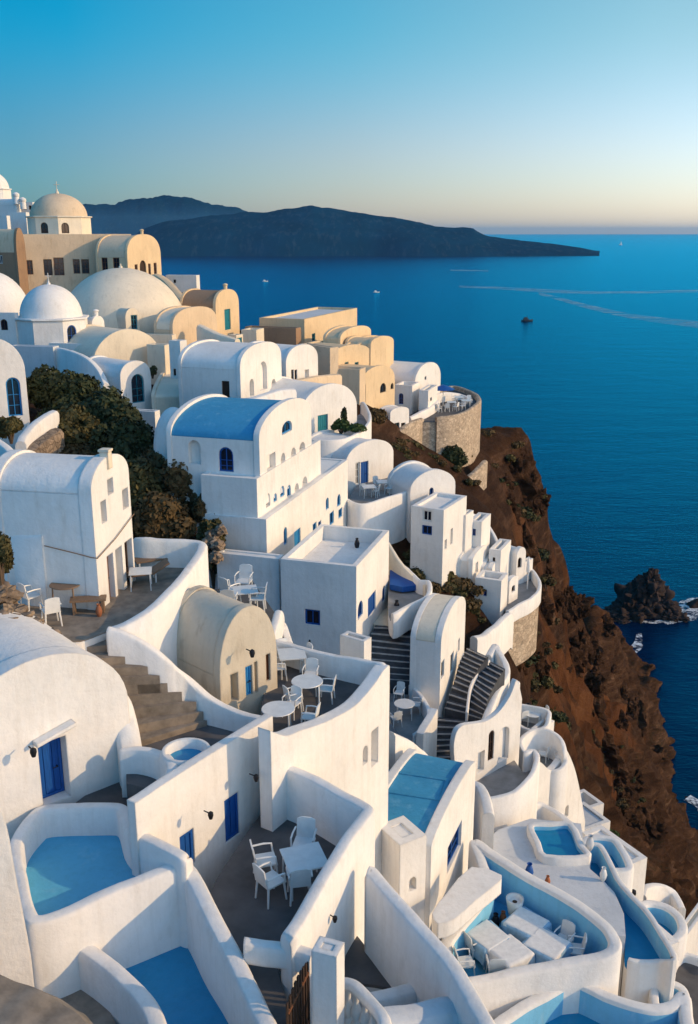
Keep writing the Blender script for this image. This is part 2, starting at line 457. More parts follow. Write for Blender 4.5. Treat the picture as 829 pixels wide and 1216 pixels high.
def wallrun(name, label, pts, th=.35, bot=('d', 3.), mat='white', n=6, cat='wall', group=None, closed=False, rnd=.5, parent=None, mode='Y'):
    """free-standing curved wall; pts=(u,v,Y) along its top"""
    P = [W(*p) if mode == 'Y' else Wz(*p) for p in pts]; Q = catmull(P, n, closed)
    bm = bmesh.new(); ribbon(bm, Q, th, bot, closed, rnd)
    if parent: return link(name, bm, mat, parent)
    o = link(name, bm, mat, None, Vector((P[0].x, P[0].y, P[0].z)))
    return tag(o, label, cat, group)
def terrace(label, z, loop, floor='dark_floor', wall='white', th=.26, drop=3., n=5, skirt=None, name='terrace', cat='terrace', group=None, body='white', inner=None):
    """walled terrace: loop of (u,v,h): the pixel of the wall's top, h metres above the floor (0 = open edge)"""
    P = [Wz(u, v, z + h) for u, v, h in loop]; c = sum(P, Vector()) / len(P); c.z = z
    if drop >= 2 and c.y < 33 and name == 'terrace': drop += 4
    root = thing(name, label, cat, c, group)
    Q = []; L = len(P)
    cl = catmull(P, n, True)
    bm = bmesh.new(); slab(bm, cl, z, z - drop); link('base', bm, body, root)
    bm = bmesh.new()
    cen = Vector((sum(p.x for p in cl) / len(cl), sum(p.y for p in cl) / len(cl), 0))
    slab(bm, [cen + (Vector((p.x, p.y, 0)) - cen) * .996 for p in cl], z + .03, z - .05); link('floor', bm, floor, root)
    # runs of wall
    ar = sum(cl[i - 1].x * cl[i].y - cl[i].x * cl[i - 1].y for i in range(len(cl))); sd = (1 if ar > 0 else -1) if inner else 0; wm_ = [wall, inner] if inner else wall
    hs = [h for _, _, h in loop]
    if all(h > 0 for h in hs):
        bm = bmesh.new(); ribbon(bm, cl, th, z - (skirt or drop), True, inner=sd); link('parapet', bm, wm_, root)
    else:
        st = [i for i in range(L) if hs[i] > 0 and hs[i - 1] <= 0]
        for s0 in st:
            k = 0
            while hs[(s0 + k) % L] > 0: k += 1
            if k < 2: continue
            seq = []
            for j in range(k - 1):
                i = (s0 + j) % L; seq += cl[i * n:(i + 1) * n]
            seq.append(P[(s0 + k - 1) % L])
            bm = bmesh.new(); ribbon(bm, seq, th, z - (skirt or drop) - .02, False, inner=sd); link('parapet', bm, wm_, root)
    return root
def stairs(label, Lp, Rp, n, mat='step_dark', nose='nosing', name='staircase', cat='stairs', group=None, lo=.9, sides=None, skip=0):
    """flight whose left/right edges run top->bottom through (u,v,z) points"""
    def samp(P, k):
        Q = catmull([Wz(*p) for p in P], 8); x = k * (len(Q) - 1); i = min(int(x), len(Q) - 2); return Q[i].lerp(Q[i + 1], x - i)
    T = samp(Lp, 0); root = thing(name, label, cat, samp(Lp, 1), group)
    for i in range(n):
        a, b = i / n, (i + 1) / n
        l0, l1, r0, r1 = samp(Lp, a), samp(Lp, b), samp(Rp, a), samp(Rp, b)
        z = (l0.z + r0.z) / 2; z1 = (l1.z + r1.z) / 2
        z = z + (z1 - z) * .5
        fl = lambda p, zz: Vector((p.x, p.y, zz))
        bm = bmesh.new(); prism(bm, [fl(l0, z - lo), fl(r0, z - lo), fl(r1, z - lo), fl(l1, z - lo)], UP * lo)
        if nose:
            w0, w1 = l1.lerp(l0, .16), r1.lerp(r0, .16); o0, o1 = l1.lerp(l0, -.03), r1.lerp(r0, -.03)
            prism(bm, [fl(w0, z - .05), fl(w1, z - .05), fl(o1, z - .05), fl(o0, z - .05)], UP * .058, 1)
        link('step', bm, [mat, nose] if nose else mat, root)
    return root
# ------------------------------------------------------------ camera, light, sky
cam = bpy.data.cameras.new('camera'); co = bpy.data.objects.new('camera', cam); C.objects.link(co)
co.rotation_euler = (pi / 2 - PIT, 0, 0); cam.sensor_fit = 'VERTICAL'; cam.sensor_height = 36; cam.lens = F / 1216 * 36
cam.clip_start = .2; cam.clip_end = 120000; S.camera = co
SUN_AZ, SUN_EL = -9, 21
w = bpy.data.worlds.new('World'); S.world = w; w.use_nodes = True
nt = w.node_tree; bg = nt.nodes['Background']
sky = nt.nodes.new('ShaderNodeTexSky'); sky.sky_type = 'NISHITA'; sky.sun_disc = False
sky.sun_elevation = R(SUN_EL); sky.sun_rotation = R(90 - SUN_AZ); sky.altitude = 100; sky.air_density = 1.0; sky.dust_density = .6; sky.ozone_density = 2.5
hs = nt.nodes.new('ShaderNodeHueSaturation'); hs.inputs['Saturation'].default_value = 1.0; hs.inputs['Value'].default_value = 1.6
nt.links.new(sky.outputs[0], hs.inputs['Color'])
tc = nt.nodes.new('ShaderNodeTexCoord'); sx = nt.nodes.new('ShaderNodeSeparateXYZ'); nt.links.new(tc.outputs['Generated'], sx.inputs[0])
mr = nt.nodes.new('ShaderNodeMapRange'); mr.inputs['From Min'].default_value = -.45; mr.inputs['From Max'].default_value = 1.0; nt.links.new(sx.outputs[0], mr.inputs['Value'])
# deep blue away from the sun, paler and warmer towards it
rp = ramp(nt, mr.outputs[0], [(.0, (.001, .34, .46)), (.136, (.012, .44, .56)), (.31, (.24, .64, .66)), (.496, (.66, .82, .72)), (.62, (.80, .82, .68)), (1, (.42, .34, .25))])
rh = ramp(nt, mr.outputs[0], [(.0, (.12, .26, .38)), (.10, (.17, .29, .40)), (.31, (.60, .54, .60)), (.527, (1.02, .90, .96)), (.62, (1.12, .93, .92)), (1, (.50, .38, .30))])
rz = ramp(nt, sx.outputs[2], [(.0, (1, 1, 1)), (.06, (.85, .85, .85)), (.20, (0, 0, 0))]); rz.color_ramp.interpolation = 'EASE'
bw = nt.nodes.new('ShaderNodeRGBToBW'); nt.links.new(rz.outputs[0], bw.inputs[0])
tint = mixc(nt, bw.outputs[0], rp.outputs[0], rh.outputs[0])     # deep blue away from the sun, pale and warm low down and towards it
mx = mixc(nt, 1.0, hs.outputs[0], tint, 'MULTIPLY')
ov = ramp(nt, sx.outputs[2], [(.66, (1, 1, 1)), (.85, (1.35, 1.32, 1.35))]); mx = mixc(nt, 1.0, mx, ov.outputs[0], 'MULTIPLY')       # unseen zenith brightened to fill the shade
mb = nt.nodes.new('ShaderNodeMapRange'); mb.inputs['From Min'].default_value = -.25; mb.inputs['From Max'].default_value = .35; nt.links.new(sx.outputs[1], mb.inputs['Value'])
bk = ramp(nt, mb.outputs[0], [(0, (1.72, 1.68, 1.80)), (1, (1, 1, 1))]); mx = mixc(nt, 1.0, mx, bk.outputs[0], 'MULTIPLY')              # unseen sky behind the camera brightened as added fill for the shade
nt.links.new(mx, bg.inputs['Color'])
bg.inputs['Strength'].default_value = .15
sl = bpy.data.lights.new('sun', 'SUN'); so = bpy.data.objects.new('sun', sl); C.objects.link(so)
sl.energy = 2.9; sl.angle = R(.6); sl.color = (1, .68, .35)
sd = Vector((cos(R(SUN_AZ)) * cos(R(SUN_EL)), sin(R(SUN_AZ)) * cos(R(SUN_EL)), sin(R(SUN_EL))))
so.rotation_euler = sd.to_track_quat('Z', 'Y').to_euler(); so.location = (60, 0, 60)
S.view_settings.view_transform = 'Standard'; S.view_settings.look = 'None'; S.view_settings.exposure = 0; S.view_settings.gamma = 1
S.cycles.use_denoising = True; S.cycles.max_bounces = 6; S.cycles.diffuse_bounces = 3; S.cycles.volume_bounces = 0
S.cycles.use_adaptive_sampling = True

# ------------------------------------------------------------ sea
m, nt, b = nodes('sea'); p = pos(nt)
n1 = noi(nt, p, .02, 6, .6, (1, 2.2, 1)); n2 = noi(nt, p, .25, 5, .65, (1, 2.6, 1)); n3 = noi(nt, p, .0016, 4, .6, (.5, 2.4, 1))
r = ramp(nt, n3, [(.35, (.0006, .006, .030)), (.65, (.001, .012, .052))])
bp = N(nt, 'ShaderNodeBump', Strength=.6, Distance=1.4); nt.links.new(n1, bp.inputs['Height'])
bp2 = N(nt, 'ShaderNodeBump', Strength=.8, Distance=.4); nt.links.new(n2, bp2.inputs['Height']); nt.links.new(bp.outputs[0], bp2.inputs['Normal'])
df = nt.nodes.new('ShaderNodeBsdfDiffuse'); nt.links.new(r.outputs[0], df.inputs[0])
gl = nt.nodes.new('ShaderNodeBsdfGlossy'); gl.inputs['Color'].default_value = (.01, .56, .98, 1); gl.inputs['Roughness'].default_value = .12
fr = nt.nodes.new('ShaderNodeFresnel'); fr.inputs[0].default_value = 1.33; ms = nt.nodes.new('ShaderNodeMixShader')
for nd in (df, gl, fr): nt.links.new(bp2.outputs[0], nd.inputs['Normal'])
nt.links.new(fr.outputs[0], ms.inputs[0]); nt.links.new(df.outputs[0], ms.inputs[1]); nt.links.new(gl.outputs[0], ms.inputs[2])
nt.links.new(ms.outputs[0], nt.nodes['Material Output'].inputs['Surface']); MATS['sea'] = m
bm = bmesh.new()
xs = [-42000, -8000, -2000, -600, 0, 600, 2000, 8000, 42000]; ys = [-2000, 0, 300, 800, 2000, 5000, 12000, 42000]
g = [[bm.verts.new((x, y, SEA)) for x in xs] for y in ys]
for j in range(len(ys) - 1):
    for i in range(len(xs) - 1): bm.faces.new((g[j][i], g[j][i + 1], g[j + 1][i + 1], g[j + 1][i]))
tag(link('sea', bm, 'sea', recalc=False), 'deep blue sea reaching to the pale horizon', kind='structure')
# haze: one closed box round everything
m = bpy.data.materials.new('haze'); m.use_nodes = True; nt = m.node_tree; nt.nodes.remove(nt.nodes['Principled BSDF'])
v = nt.nodes.new('ShaderNodeVolumePrincipled'); v.inputs['Color'].default_value = (.22, .60, 1.0, 1); v.inputs['Density'].default_value = 2.9e-5
nt.links.new(v.outputs[0], nt.nodes['Material Output'].inputs['Volume']); MATS['haze'] = m
bm = bmesh.new(); prism(bm, [(-45000, -2500, -140), (45000, -2500, -140), (45000, 45000, -140), (-45000, 45000, -140)], UP * 295)
tag(link('haze', bm, 'haze'), 'thin sea haze', kind='stuff')

# ------------------------------------------------------------ foam streaks, surf
m, nt, b = nodes('wake'); p = pos(nt)
tc = nt.nodes.new('ShaderNodeTexCoord'); n1 = noi(nt, p, .012, 5, .7, (1, 4, 1))
r = ramp(nt, n1, [(.38, (0, 0, 0)), (.7, (.55, .55, .55))]); b.inputs['Base Color'].default_value = (.42, .62, .72, 1); b.inputs['Roughness'].default_value = .6; b.inputs['Specular IOR Level'].default_value = 0
nt.links.new(r.outputs[0], b.inputs['Alpha']); MATS['wake'] = m
m, nt, b = nodes('foam'); p = pos(nt); n1 = noi(nt, p, .45, 6, .75)
r = ramp(nt, n1, [(.44, (0, 0, 0)), (.58, (1, 1, 1))]); b.inputs['Base Color'].default_value = (.75, .78, .8, 1)
nt.links.new(r.outputs[0], b.inputs['Alpha']); MATS['foam'] = m
def strip(name, label, top, bot, mat, dz=.1):
    bm = bmesh.new(); A = catmull([Wz(u, v, SEA + dz) for u, v in top], 8); B = catmull([Wz(u, v, SEA + dz) for u, v in bot], 8)
    a = [bm.verts.new(x) for x in A]; b_ = [bm.verts.new(x) for x in B]
    for i in range(len(a) - 1): bm.faces.new((a[i], a[i + 1], b_[i + 1], b_[i]))
    return tag(link(name, bm, mat, None, A[0]), label, kind='stuff')
strip('wake', 'long pale wake curving across the sea', [(640, 347), (665, 353), (700, 362), (760, 374), (860, 384)], [(640, 350), (665, 357), (700, 367), (760, 380), (860, 393)], 'wake')
strip('wake', 'thin pale streak on the sea', [(545, 339), (600, 341), (660, 344), (720, 346), (829, 344)], [(545, 341), (600, 344), (660, 348), (720, 349), (829, 347)], 'wake')
strip('wake', 'short pale streak on the sea', [(535, 320), (560, 320.5), (580, 321)], [(535, 321.5), (560, 322), (580, 322.5)], 'wake')
strip('surf', 'white surf beside the sea stack', [(800, 722), (812, 712), (840, 708)], [(792, 742), (812, 738), (840, 736)], 'foam')
strip('surf', 'thin surf under the sea stack', [(745, 734), (765, 737), (800, 735)], [(745, 737), (765, 740), (800, 741)], 'foam', .12)
strip('surf', 'surf at the foot of the far cliff', [(712, 792), (735, 778), (752, 764), (756, 752)], [(712, 800), (738, 785), (762, 770), (762, 752)], 'foam', .14)
strip('surf', 'surf below the middle cliff', [(757, 868), (764, 880), (762, 900), (785, 925)], [(764, 866), (773, 880), (772, 900), (796, 925)], 'foam', .16)
strip('surf', 'surf round the last headland', [(812, 950), (828, 960), (830, 985), (834, 1040)], [(820, 944), (840, 958), (842, 985), (846, 1040)], 'foam', .18)

# ------------------------------------------------------------ distant islands
m, nt, b = nodes('hazed_rock'); p = pos(nt); n1 = noi(nt, p, .004, 7, .7, (1.6, 1.6, .5)); n2 = noi(nt, p, .012, 6, .7, (3, 1, .4))
r = ramp(nt, n1, [(.35, (.0005, .017, .044)), (.68, (.002, .034, .078))]); r2 = ramp(nt, n2, [(.52, (0, 0, 0)), (.66, (.30, .30, .30))])  # blue of the distance haze painted into the rock colour
nt.links.new(mixc(nt, r2.outputs[0], r.outputs[0], (.07, .10, .12)), b.inputs['Base Color']); b.inputs['Roughness'].default_value = 1; b.inputs['Specular IOR Level'].default_value = 0; MATS['hazed_rock'] = m
def island(label, prof, Yf, depth, seed):
    bm = bmesh.new(); us = [p[0] for p in prof]; vs = [p[1] for p in prof]; nu, nd = 150, 16; rows = []
    for j in range(nd + 1):
        f = j / nd; row = []
        for i in range(nu + 1):
            u = us[0] + (us[-1] - us[0]) * i / nu; vt = float(np.interp(u, us, vs)); Yr = Yf + depth * .4
            top = W(u, vt, Yr); x = top.x; e = min(1, i / 6, (nu - i) / 6)
            hgt = max(0, top.z - SEA); s = (f / .4) if f <= .4 else max(0, (1 - f) / .6)
            k = s ** .55 if f <= .4 else s ** .8
            q = noise.fractal(Vector((x / 420, f * depth / 500, seed)), .7, 2.1, 6) * .10 * hgt * (0 if f == .4 else 1)
            z = SEA - 3 + (hgt + 3) * k + q * min(1, s * 3)
            y = Yf + depth * f + noise.noise(Vector((x / 300, seed, 0))) * 120 * (1 - s)
            row.append(bm.verts.new((x * (y / Yr), y, z)))
        rows.append(row)
    for j in range(nd):
        for i in range(nu): bm.faces.new((rows[j][i], rows[j][i + 1], rows[j + 1][i + 1], rows[j + 1][i]))
    return tag(link('island', bm, 'hazed_rock', ang=80), label, kind='structure')
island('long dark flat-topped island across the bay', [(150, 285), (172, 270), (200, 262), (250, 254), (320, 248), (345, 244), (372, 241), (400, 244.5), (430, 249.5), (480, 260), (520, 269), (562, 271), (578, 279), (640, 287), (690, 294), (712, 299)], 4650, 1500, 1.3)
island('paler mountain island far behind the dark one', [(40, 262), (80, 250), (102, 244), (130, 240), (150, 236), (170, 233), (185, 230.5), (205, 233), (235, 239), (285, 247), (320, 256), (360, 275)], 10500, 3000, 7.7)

# ------------------------------------------------------------ terrain
m, nt, b = nodes('earth'); p = pos(nt)
n1 = noi(nt, p, .06, 8, .68); n2 = noi(nt, p, .35, 8, .7, (1, 1, 2.2)); n3 = noi(nt, p, 1.8, 9, .78); n4 = noi(nt, p, .16, 7, .7, (2.4, .6, .6))
geo = nt.nodes.new('ShaderNodeNewGeometry'); sx = nt.nodes.new('ShaderNodeSeparateXYZ'); nt.links.new(geo.outputs['Normal'], sx.inputs[0])
rk = ramp(nt, n2, [(.3, (.016, .009, .005)), (.52, (.070, .034, .016)), (.72, (.20, .108, .055))])
so_ = ramp(nt, n4, [(.3, (.036, .017, .007)), (.55, (.088, .040, .016)), (.75, (.17, .085, .036))])
st = ramp(nt, sx.outputs[2], [(.50, (0, 0, 0)), (.70, (1, 1, 1))])
# loose scree fans (orange brown, streaked downhill) against darker banded rock
at = nt.nodes.new('ShaderNodeAttribute'); at.attribute_name = 'scree'
mpx = N(nt, 'ShaderNodeMapping'); mpx.inputs['Rotation'].default_value = (0, 0, R(-63)); nt.links.new(p, mpx.inputs[0])
ns = noi(nt, mpx.outputs[0], 1, 6, .65, (.035, .7, .05)); scr = ramp(nt, ns, [(.28, (.050, .020, .007)), (.48, (.125, .050, .018)), (.72, (.24, .110, .045))])
nb = noi(nt, p, .5, 7, .7, (.12, .12, 1.6)); band = ramp(nt, nb, [(.35, (.014, .008, .005)), (.50, (.055, .028, .015)), (.60, (.14, .078, .044)), (.72, (.33, .22, .14))])
c = mixc(nt, st.outputs[0], rk.outputs[0], so_.outputs[0])
sc1 = ramp(nt, n3, [(.50, (0, 0, 0)), (.62, (1, 1, 1))]); sc2 = ramp(nt, n1, [(.47, (0, 0, 0)), (.56, (1, 1, 1))])
mm = nt.nodes.new('ShaderNodeMath'); mm.operation = 'MULTIPLY'; nt.links.new(sc1.outputs[0], mm.inputs[0]); nt.links.new(sc2.outputs[0], mm.inputs[1])
m3 = nt.nodes.new('ShaderNodeMath'); m3.operation = 'MULTIPLY'; nt.links.new(mm.outputs[0], m3.inputs[0]); nt.links.new(st.outputs[0], m3.inputs[1])
c = mixc(nt, .55, c, band.outputs[0]); c = mixc(nt, m3.outputs[0], c, (.030, .028, .011)); c = mixc(nt, at.outputs['Fac'], c, scr.outputs[0]); c = mixc(nt, 1.0, c, (1.08, .98, .92), 'MULTIPLY')
nt.links.new(c, b.inputs['Base Color']); b.inputs['Roughness'].default_value = .95; b.inputs['Specular IOR Level'].default_value = .15
bp = N(nt, 'ShaderNodeBump', Strength=1.0, Distance=1.2); nt.links.new(n2, bp.inputs['Height'])
bp2 = N(nt, 'ShaderNodeBump', Strength=1.0, Distance=.6); nt.links.new(n3, bp2.inputs['Height']); nt.links.new(bp.outputs[0], bp2.inputs['Normal'])
nt.links.new(bp2.outputs[0], b.inputs['Normal']); MATS['earth'] = m
CTL = [(-60, 335, 130), (100, 345, 128), (200, 352, 118), (235, 402, 104), (-40, 430, 92), (40, 440, 88), (120, 450, 84), (200, 460, 80), (330, 448, 96), (400, 462, 92), (455, 490, 92),
       (490, 520, 98), (520, 530, 100), (560, 552, 101), (585, 555, 106), (570, 545, 112),
       (30, 520, 60), (60, 500, 62), (110, 560, 56), (180, 600, 54), (230, 640, 50), (250, 700, 46), (180, 560, 60),
       (-30, 690, 26), (30, 720, 25), (75, 762, 24), (0, 790, 23), (-60, 780, 22), (150, 760, 27), (250, 760, 32), (200, 880, 25), (330, 870, 28), (400, 860, 30),
       (380, 785, 45), (300, 770, 45), (330, 700, 50), (440, 760, 47), (420, 560, 74), (450, 545, 76), (440, 610, 64), (480, 650, 61), (500, 690, 58),
       (560, 700, 58), (520, 725, 54), (590, 745, 60), (580, 640, 80), (620, 715, 66), (645, 720, 70), (560, 600, 82), (520, 570, 88), (600, 610, 92),
       (470, 850, 40), (520, 900, 38), (560, 800, 46), (600, 830, 50), (620, 790, 56), (560, 950, 37), (500, 1000, 30), (640, 960, 50), (690, 985, 56), (640, 1020, 38),
       (400, 1100, 20), (250, 1100, 19), (100, 1050, 18), (0, 1216, 10), (200, 1216, 12), (450, 1216, 16), (600, 1180, 24), (720, 1120, 33), (760, 1080, 42), (800, 1110, 44), (829, 1216, 32), (700, 1216, 26), (900, 1150, 50),
       # far cliff head and its fall to the sea
       (603, 548, 118), (625, 560, 121), (644, 580, 124), (650, 622, 122), (652, 600, 128), (620, 600, 112), (600, 650, 100), (640, 640, 118), (665, 655, 140), (690, 700, 160), (715, 722, 195), (742, 752, 236), (700, 760, 185), (720, 785, 226), (670, 720, 130), (690, 790, 185),
       # gully and near scree spur
       (640, 790, 76), (650, 757, 92), (672, 772, 110), (700, 797, 160), (716, 822, 180), (733, 850, 182), (756, 882, 184), (757, 903, 178), (790, 945, 170), (818, 978, 160),
       (690, 860, 112), (720, 900, 125), (745, 950, 130), (640, 870, 66), (660, 910, 66), (680, 940, 70), (700, 940, 88), (730, 990, 92), (770, 1010, 118), (800, 1030, 130), (760, 1050, 75), (800, 1060, 88), (829, 1062, 120)]
CT = [W(*c) for c in CTL]
CT += [W(*c) + Vector((4, 11, dz)) for c, dz in (((650, 757, 92), -13), ((672, 772, 110), -17), ((700, 797, 160), -16), ((640, 745, 84), -9))]
CT += [Vector(q) for q in [(-130, 60, -2), (-130, 140, 2), (-90, 30, -6), (-60, 12, -6), (-20, 6, -9), (10, 6, -17), (30, 10, -30), (60, 20, -60), (100, 40, -105), (130, 90, -125),
       (150, 160, -135), (130, 230, -140), (110, 300, -140), (60, 300, -135), (0, 250, -120), (-50, 250, -110), (-130, 240, -90), (-10, 160, -70), (-50, 170, -40), (-130, 190, -25), (25, 150, -75), (30, 180, -105), (60, 270, -135),
       (85, 250, -128), (80, 205, -122), (88, 195, -122), (80, 160, -122), (75, 128, -122), (55, 36, -48), (48, 24, -46), (38, 12, -40), (5, 118, -24), (-25, 120, -18), (35, 140, -55), (95, 60, -112)]]
XY = np.array([[q.x, q.y] for q in CT]); Zc = np.array([q.z for q in CT])
def phi(r): return np.sqrt(r * r + 9.0)
D = np.sqrt(((XY[:, None] - XY[None]) ** 2).sum(-1)); A_ = phi(D) + np.eye(len(XY)) * (-.35)
wt = np.linalg.solve(A_, Zc - Zc.mean()); Zm = Zc.mean()
def ground(x, y):
    r = np.sqrt((XY[:, 0] - x) ** 2 + (XY[:, 1] - y) ** 2); return float(Zm + phi(r) @ wt)
gx = np.concatenate([np.arange(-130, -60, 3.), np.arange(-60, 120, .8), np.arange(120, 152, 4)]); gy = np.concatenate([np.arange(2, 262, .8), np.arange(262, 302, 4)])
bm = bmesh.new(); rows = []
for y in gy:
    d = np.sqrt((gx[:, None] - XY[None, :, 0]) ** 2 + (y - XY[None, :, 1]) ** 2); z0 = Zm + phi(d) @ wt - 3.6 * min(1, max(0, (52 - y) / 8)); row = []
    for x, z in zip(gx, z0):
        q = Vector((x, y, z)); k = min(1, max(0, (-z - 26) / 30)); k = max(k, min(.8, max(0, (y - 108) / 30)) if x > 12 else 0)
        amp = .35 + 4.2 * k
        h = noise.fractal(q * .04, .8, 2.1, 6) * amp * .9 + (noise.ridged_multi_fractal(Vector(((x * .45 + y * .89) * .016, (x * .89 - y * .45) * .085, 3.3)), .9, 2.1, 5, 1, 2) - 1.1) * amp * .62
        h2 = noise.fractal(Vector((x * .33, y * .33, z * .5)), .6, 2.2, 5) * (.12 + .6 * k) + .9 * k * noise.fractal(Vector(((x * .45 + y * .89) * .05, (x * .89 - y * .45) * .5, 7.1)), .7, 2.1, 4)
        row.append(bm.verts.new((x + h2 * k * 1.3, y, z - .35 + h + h2)))
    rows.append(row)
for j in range(len(rows) - 1):
    for i in range(len(gx) - 1): bm.faces.new((rows[j][i], rows[j][i + 1], rows[j + 1][i + 1], rows[j + 1][i]))
hill = tag(link('hillside', bm, 'earth', ang=180, recalc=False), 'steep red-brown cliff and hillside falling to the sea', kind='structure')

sp = [W(*c) for c in [(648, 757, 92), (672, 772, 110), (700, 797, 160), (734, 850, 182), (757, 890, 184), (757, 903, 178), (735, 930, 130), (700, 935, 92), (668, 880, 68), (652, 830, 70), (640, 790, 76)]]
sp2 = [W(*c) for c in [(600, 560, 110), (640, 640, 118), (690, 700, 160), (735, 748, 225), (720, 770, 215), (690, 740, 160), (650, 700, 120), (600, 610, 98)]]
SP_ = [[(q.x, q.y) for q in L_] for L_ in (sp, sp2)]
me = hill.data; att = me.attributes.new('scree', 'FLOAT', 'POINT'); vals = np.zeros(len(me.vertices))
for i, v in enumerate(me.vertices):
    q = v.co
    if q.x < 8 or q.y < 60: continue
    jx = noise.noise(Vector((q.x * .12, q.y * .12, 1))) * 5; jy = noise.noise(Vector((q.x * .12, q.y * .12, 9))) * 5
    a = 0
    for k_, L_ in enumerate(SP_):
        if inside(L_, q.x + jx, q.y + jy): a = max(a, (1, .7)[k_])
    vals[i] = a
att.data.foreach_set('value', vals)
# ------------------------------------------------------------ domes and helpers for the village
def dome(name, label, uc, vb, Y, rpx, hpx, wall='white', roof=None, drum=0, seg=28, cat='dome', knob='cross', sides=0, drum_w=1.06, holes=(), group=None, cornice=True, sink=3, yaw=-9):
    """dome on a drum: (uc,vb) middle of the dome's springing, rpx its half width, hpx its height, drum = rows down to the drum's foot"""
    c = W(uc, vb, Y); D = c.y * CP - c.z * SP; r = rpx / F * D; h = hpx / F * D / CP; dh = drum / F * D / CP
    root = thing(name, label, cat, c - UP * dh, group)
    bm = bmesh.new(); lathe(bm, c, [(r * cos(a), h * sin(a)) for a in [pi / 2 * k / 12 for k in range(12)]] + [(0, h)], seg)
    link('dome_roof' if drum else 'shell', bm, roof or wall, root, ang=60)
    if drum:
        bm = bmesh.new(); sg = sides or seg; rr = r * drum_w; off = R(yaw)
        lp = [c + Vector((rr * cos(off + 2 * pi * (k + .5) / sg), rr * sin(off + 2 * pi * (k + .5) / sg), 0)) for k in range(sg)]
        hl = []
        if sides and holes:
            for k in range(sg):
                a, b = lp[k - 1], lp[k]; base = a - UP * (dh + sink); t = (b - a); w = t.length; t.normalize(); n = Vector((t.y, -t.x, 0))
                fr = Frame(Vector((a.x, a.y, c.z - dh)), t, n)
                hh = []
                if n.y < -.05:
                    mid = (a + b) / 2; uu = pix(mid)[0]
                    mine = [q for q in holes if abs((q[1] + q[3]) / 2 - uu) < abs(pix(a)[0] - pix(b)[0]) / 2]
                    hh = fit_holes(fr, [(0, -sink), (w, -sink), (w, dh), (0, dh)], mine, label)
                panel(bm, fr, [(0, -sink), (w, -sink), (w, dh), (0, dh)], [hole_poly(*q[1:5], q[5]) for q in hh], -.25, 0); hl.append((fr, hh))
            prism(bm, [c + (p - c) * .90 - UP * (dh + sink) for p in lp], UP * (dh + sink))
        else:
            prism(bm, [p - UP * (dh + sink) for p in lp], UP * (dh + sink))
        link('drum', bm, wall, root)
        for fr, hh in hl: fill_holes(root, fr, hh, 0, .25)
        if cornice:
            bm = bmesh.new(); lathe(bm, c - UP * .02, [(rr * 1.03, -.16), (rr * 1.06, -.08), (rr * 1.05, .03), (r * .97, .07)], seg if not sides else sides)
            bmesh.ops.rotate(bm, verts=bm.verts, cent=c, matrix=__import__('mathutils').Matrix.Rotation(off + pi / (sides or seg), 3, 'Z'))
            link('cornice', bm, wall, root)
    if knob:
        bm = bmesh.new(); q = c + UP * (h - .08); k = max(.5, D / 110)
        lathe(bm, q, [(.22 * k, 0), (.2 * k, .25 * k), (.1 * k, .3 * k), (.09 * k, .5 * k), (0, .55 * k)], 10)
        if knob == 'cross':
            bar(bm, q + UP * .4 * k, q + UP * 1.35 * k, .045 * k); bar(bm, q + UP * 1.0 * k - Vector((.3 * k, 0, 0)), q + UP * 1.0 * k + Vector((.3 * k, 0, 0)), .04 * k)
            link('cross', bm, wall, root)
        else: link('finial', bm, wall, root)
    return root

# ---- top left corner, far behind the church
dome('chapel_dome', 'white dome with a small window at the left edge, highest of all', -14, 224, 150, 24, 20, 'white', drum=26, sides=8, holes=[('dark', 0, 226, 4, 231)], knob=None)
flat('house', 'white house with two tiny windows on the skyline left of the tan church dome', (40, 258, 148), -16, 43, 240, 10, front=(), side=[('dark', 28.5, 243, 31.5, 249), ('dark', 34.5, 244, 37.5, 249)])
vault('house', 'small white vaulted house beside the skyline dome at the left edge', (20, 252, 146), -20, 25, 244, 236, -10, front=())
flat('house', 'low white block with a shaded wall just left of the tan church drum', (32, 268, 138), -16, 36, 252, 11)
flat('house', 'plain white block at the left edge under the skyline houses', (10, 280, 134), -16, 14, 256, -40)
for i, (u, v) in enumerate([(19, 232), (27, 238)]):
    c = W(u, v, 146); bm = bmesh.new(); lathe(bm, c - UP * 1.2, [(.45, 0), (.42, 1.0), (.5, 1.1), (.5, 1.4), (.2, 1.6), (0, 1.65)], 10)
    tag(link('chimney', bm, 'white', None, c - UP * 1.2), ['stubby white chimney on the skyline, nearer the dome at the left edge', 'stubby white chimney on the skyline, nearer the tan church dome'][i], 'chimney')

# ---- the tan church
dome('church_dome', 'tan church dome with a cross on an eight-sided drum of dark arched windows', 70, 257, 127, 33, 25, 'cream', 'tan', drum=24, sides=8, drum_w=1.10,
     holes=[('a_dark', 48.5, 264, 57, 277), ('a_dark', 73, 264.5, 82, 277), ('a_dark', 96, 266, 100.5, 276)])
flat('church', 'long tan church hall with white framed windows under the drum dome', (160, 350, 122), 17, 172, 278, 22, w=8, wall='tan', roof='cream',
     side=[('brown', 32, 309, 39, 326), ('dark', 52, 308, 62, 327), ('brown', 64, 306, 76, 327), ('brown', 87, 308, 95, 325), ('brown', 97, 308, 106, 325)])
vault('chapel', 'ochre vaulted chapel with a dark arched doorway at the right end of the church', (153, 338, 117), -18, 192, 306, 279.5, 116, wall='ochre', roof='tan', knob='chimney', p=.85,
      front=[('brown', 160, 314, 163.5, 330), ('a_ddoor', 166, 309, 173.5, 334), ('brown', 176, 313, 179, 330), ('brown', 182.5, 312, 186, 328)],
      side=[('brown', 121, 306, 128, 323), ('brown', 134.5, 306, 142, 323)])
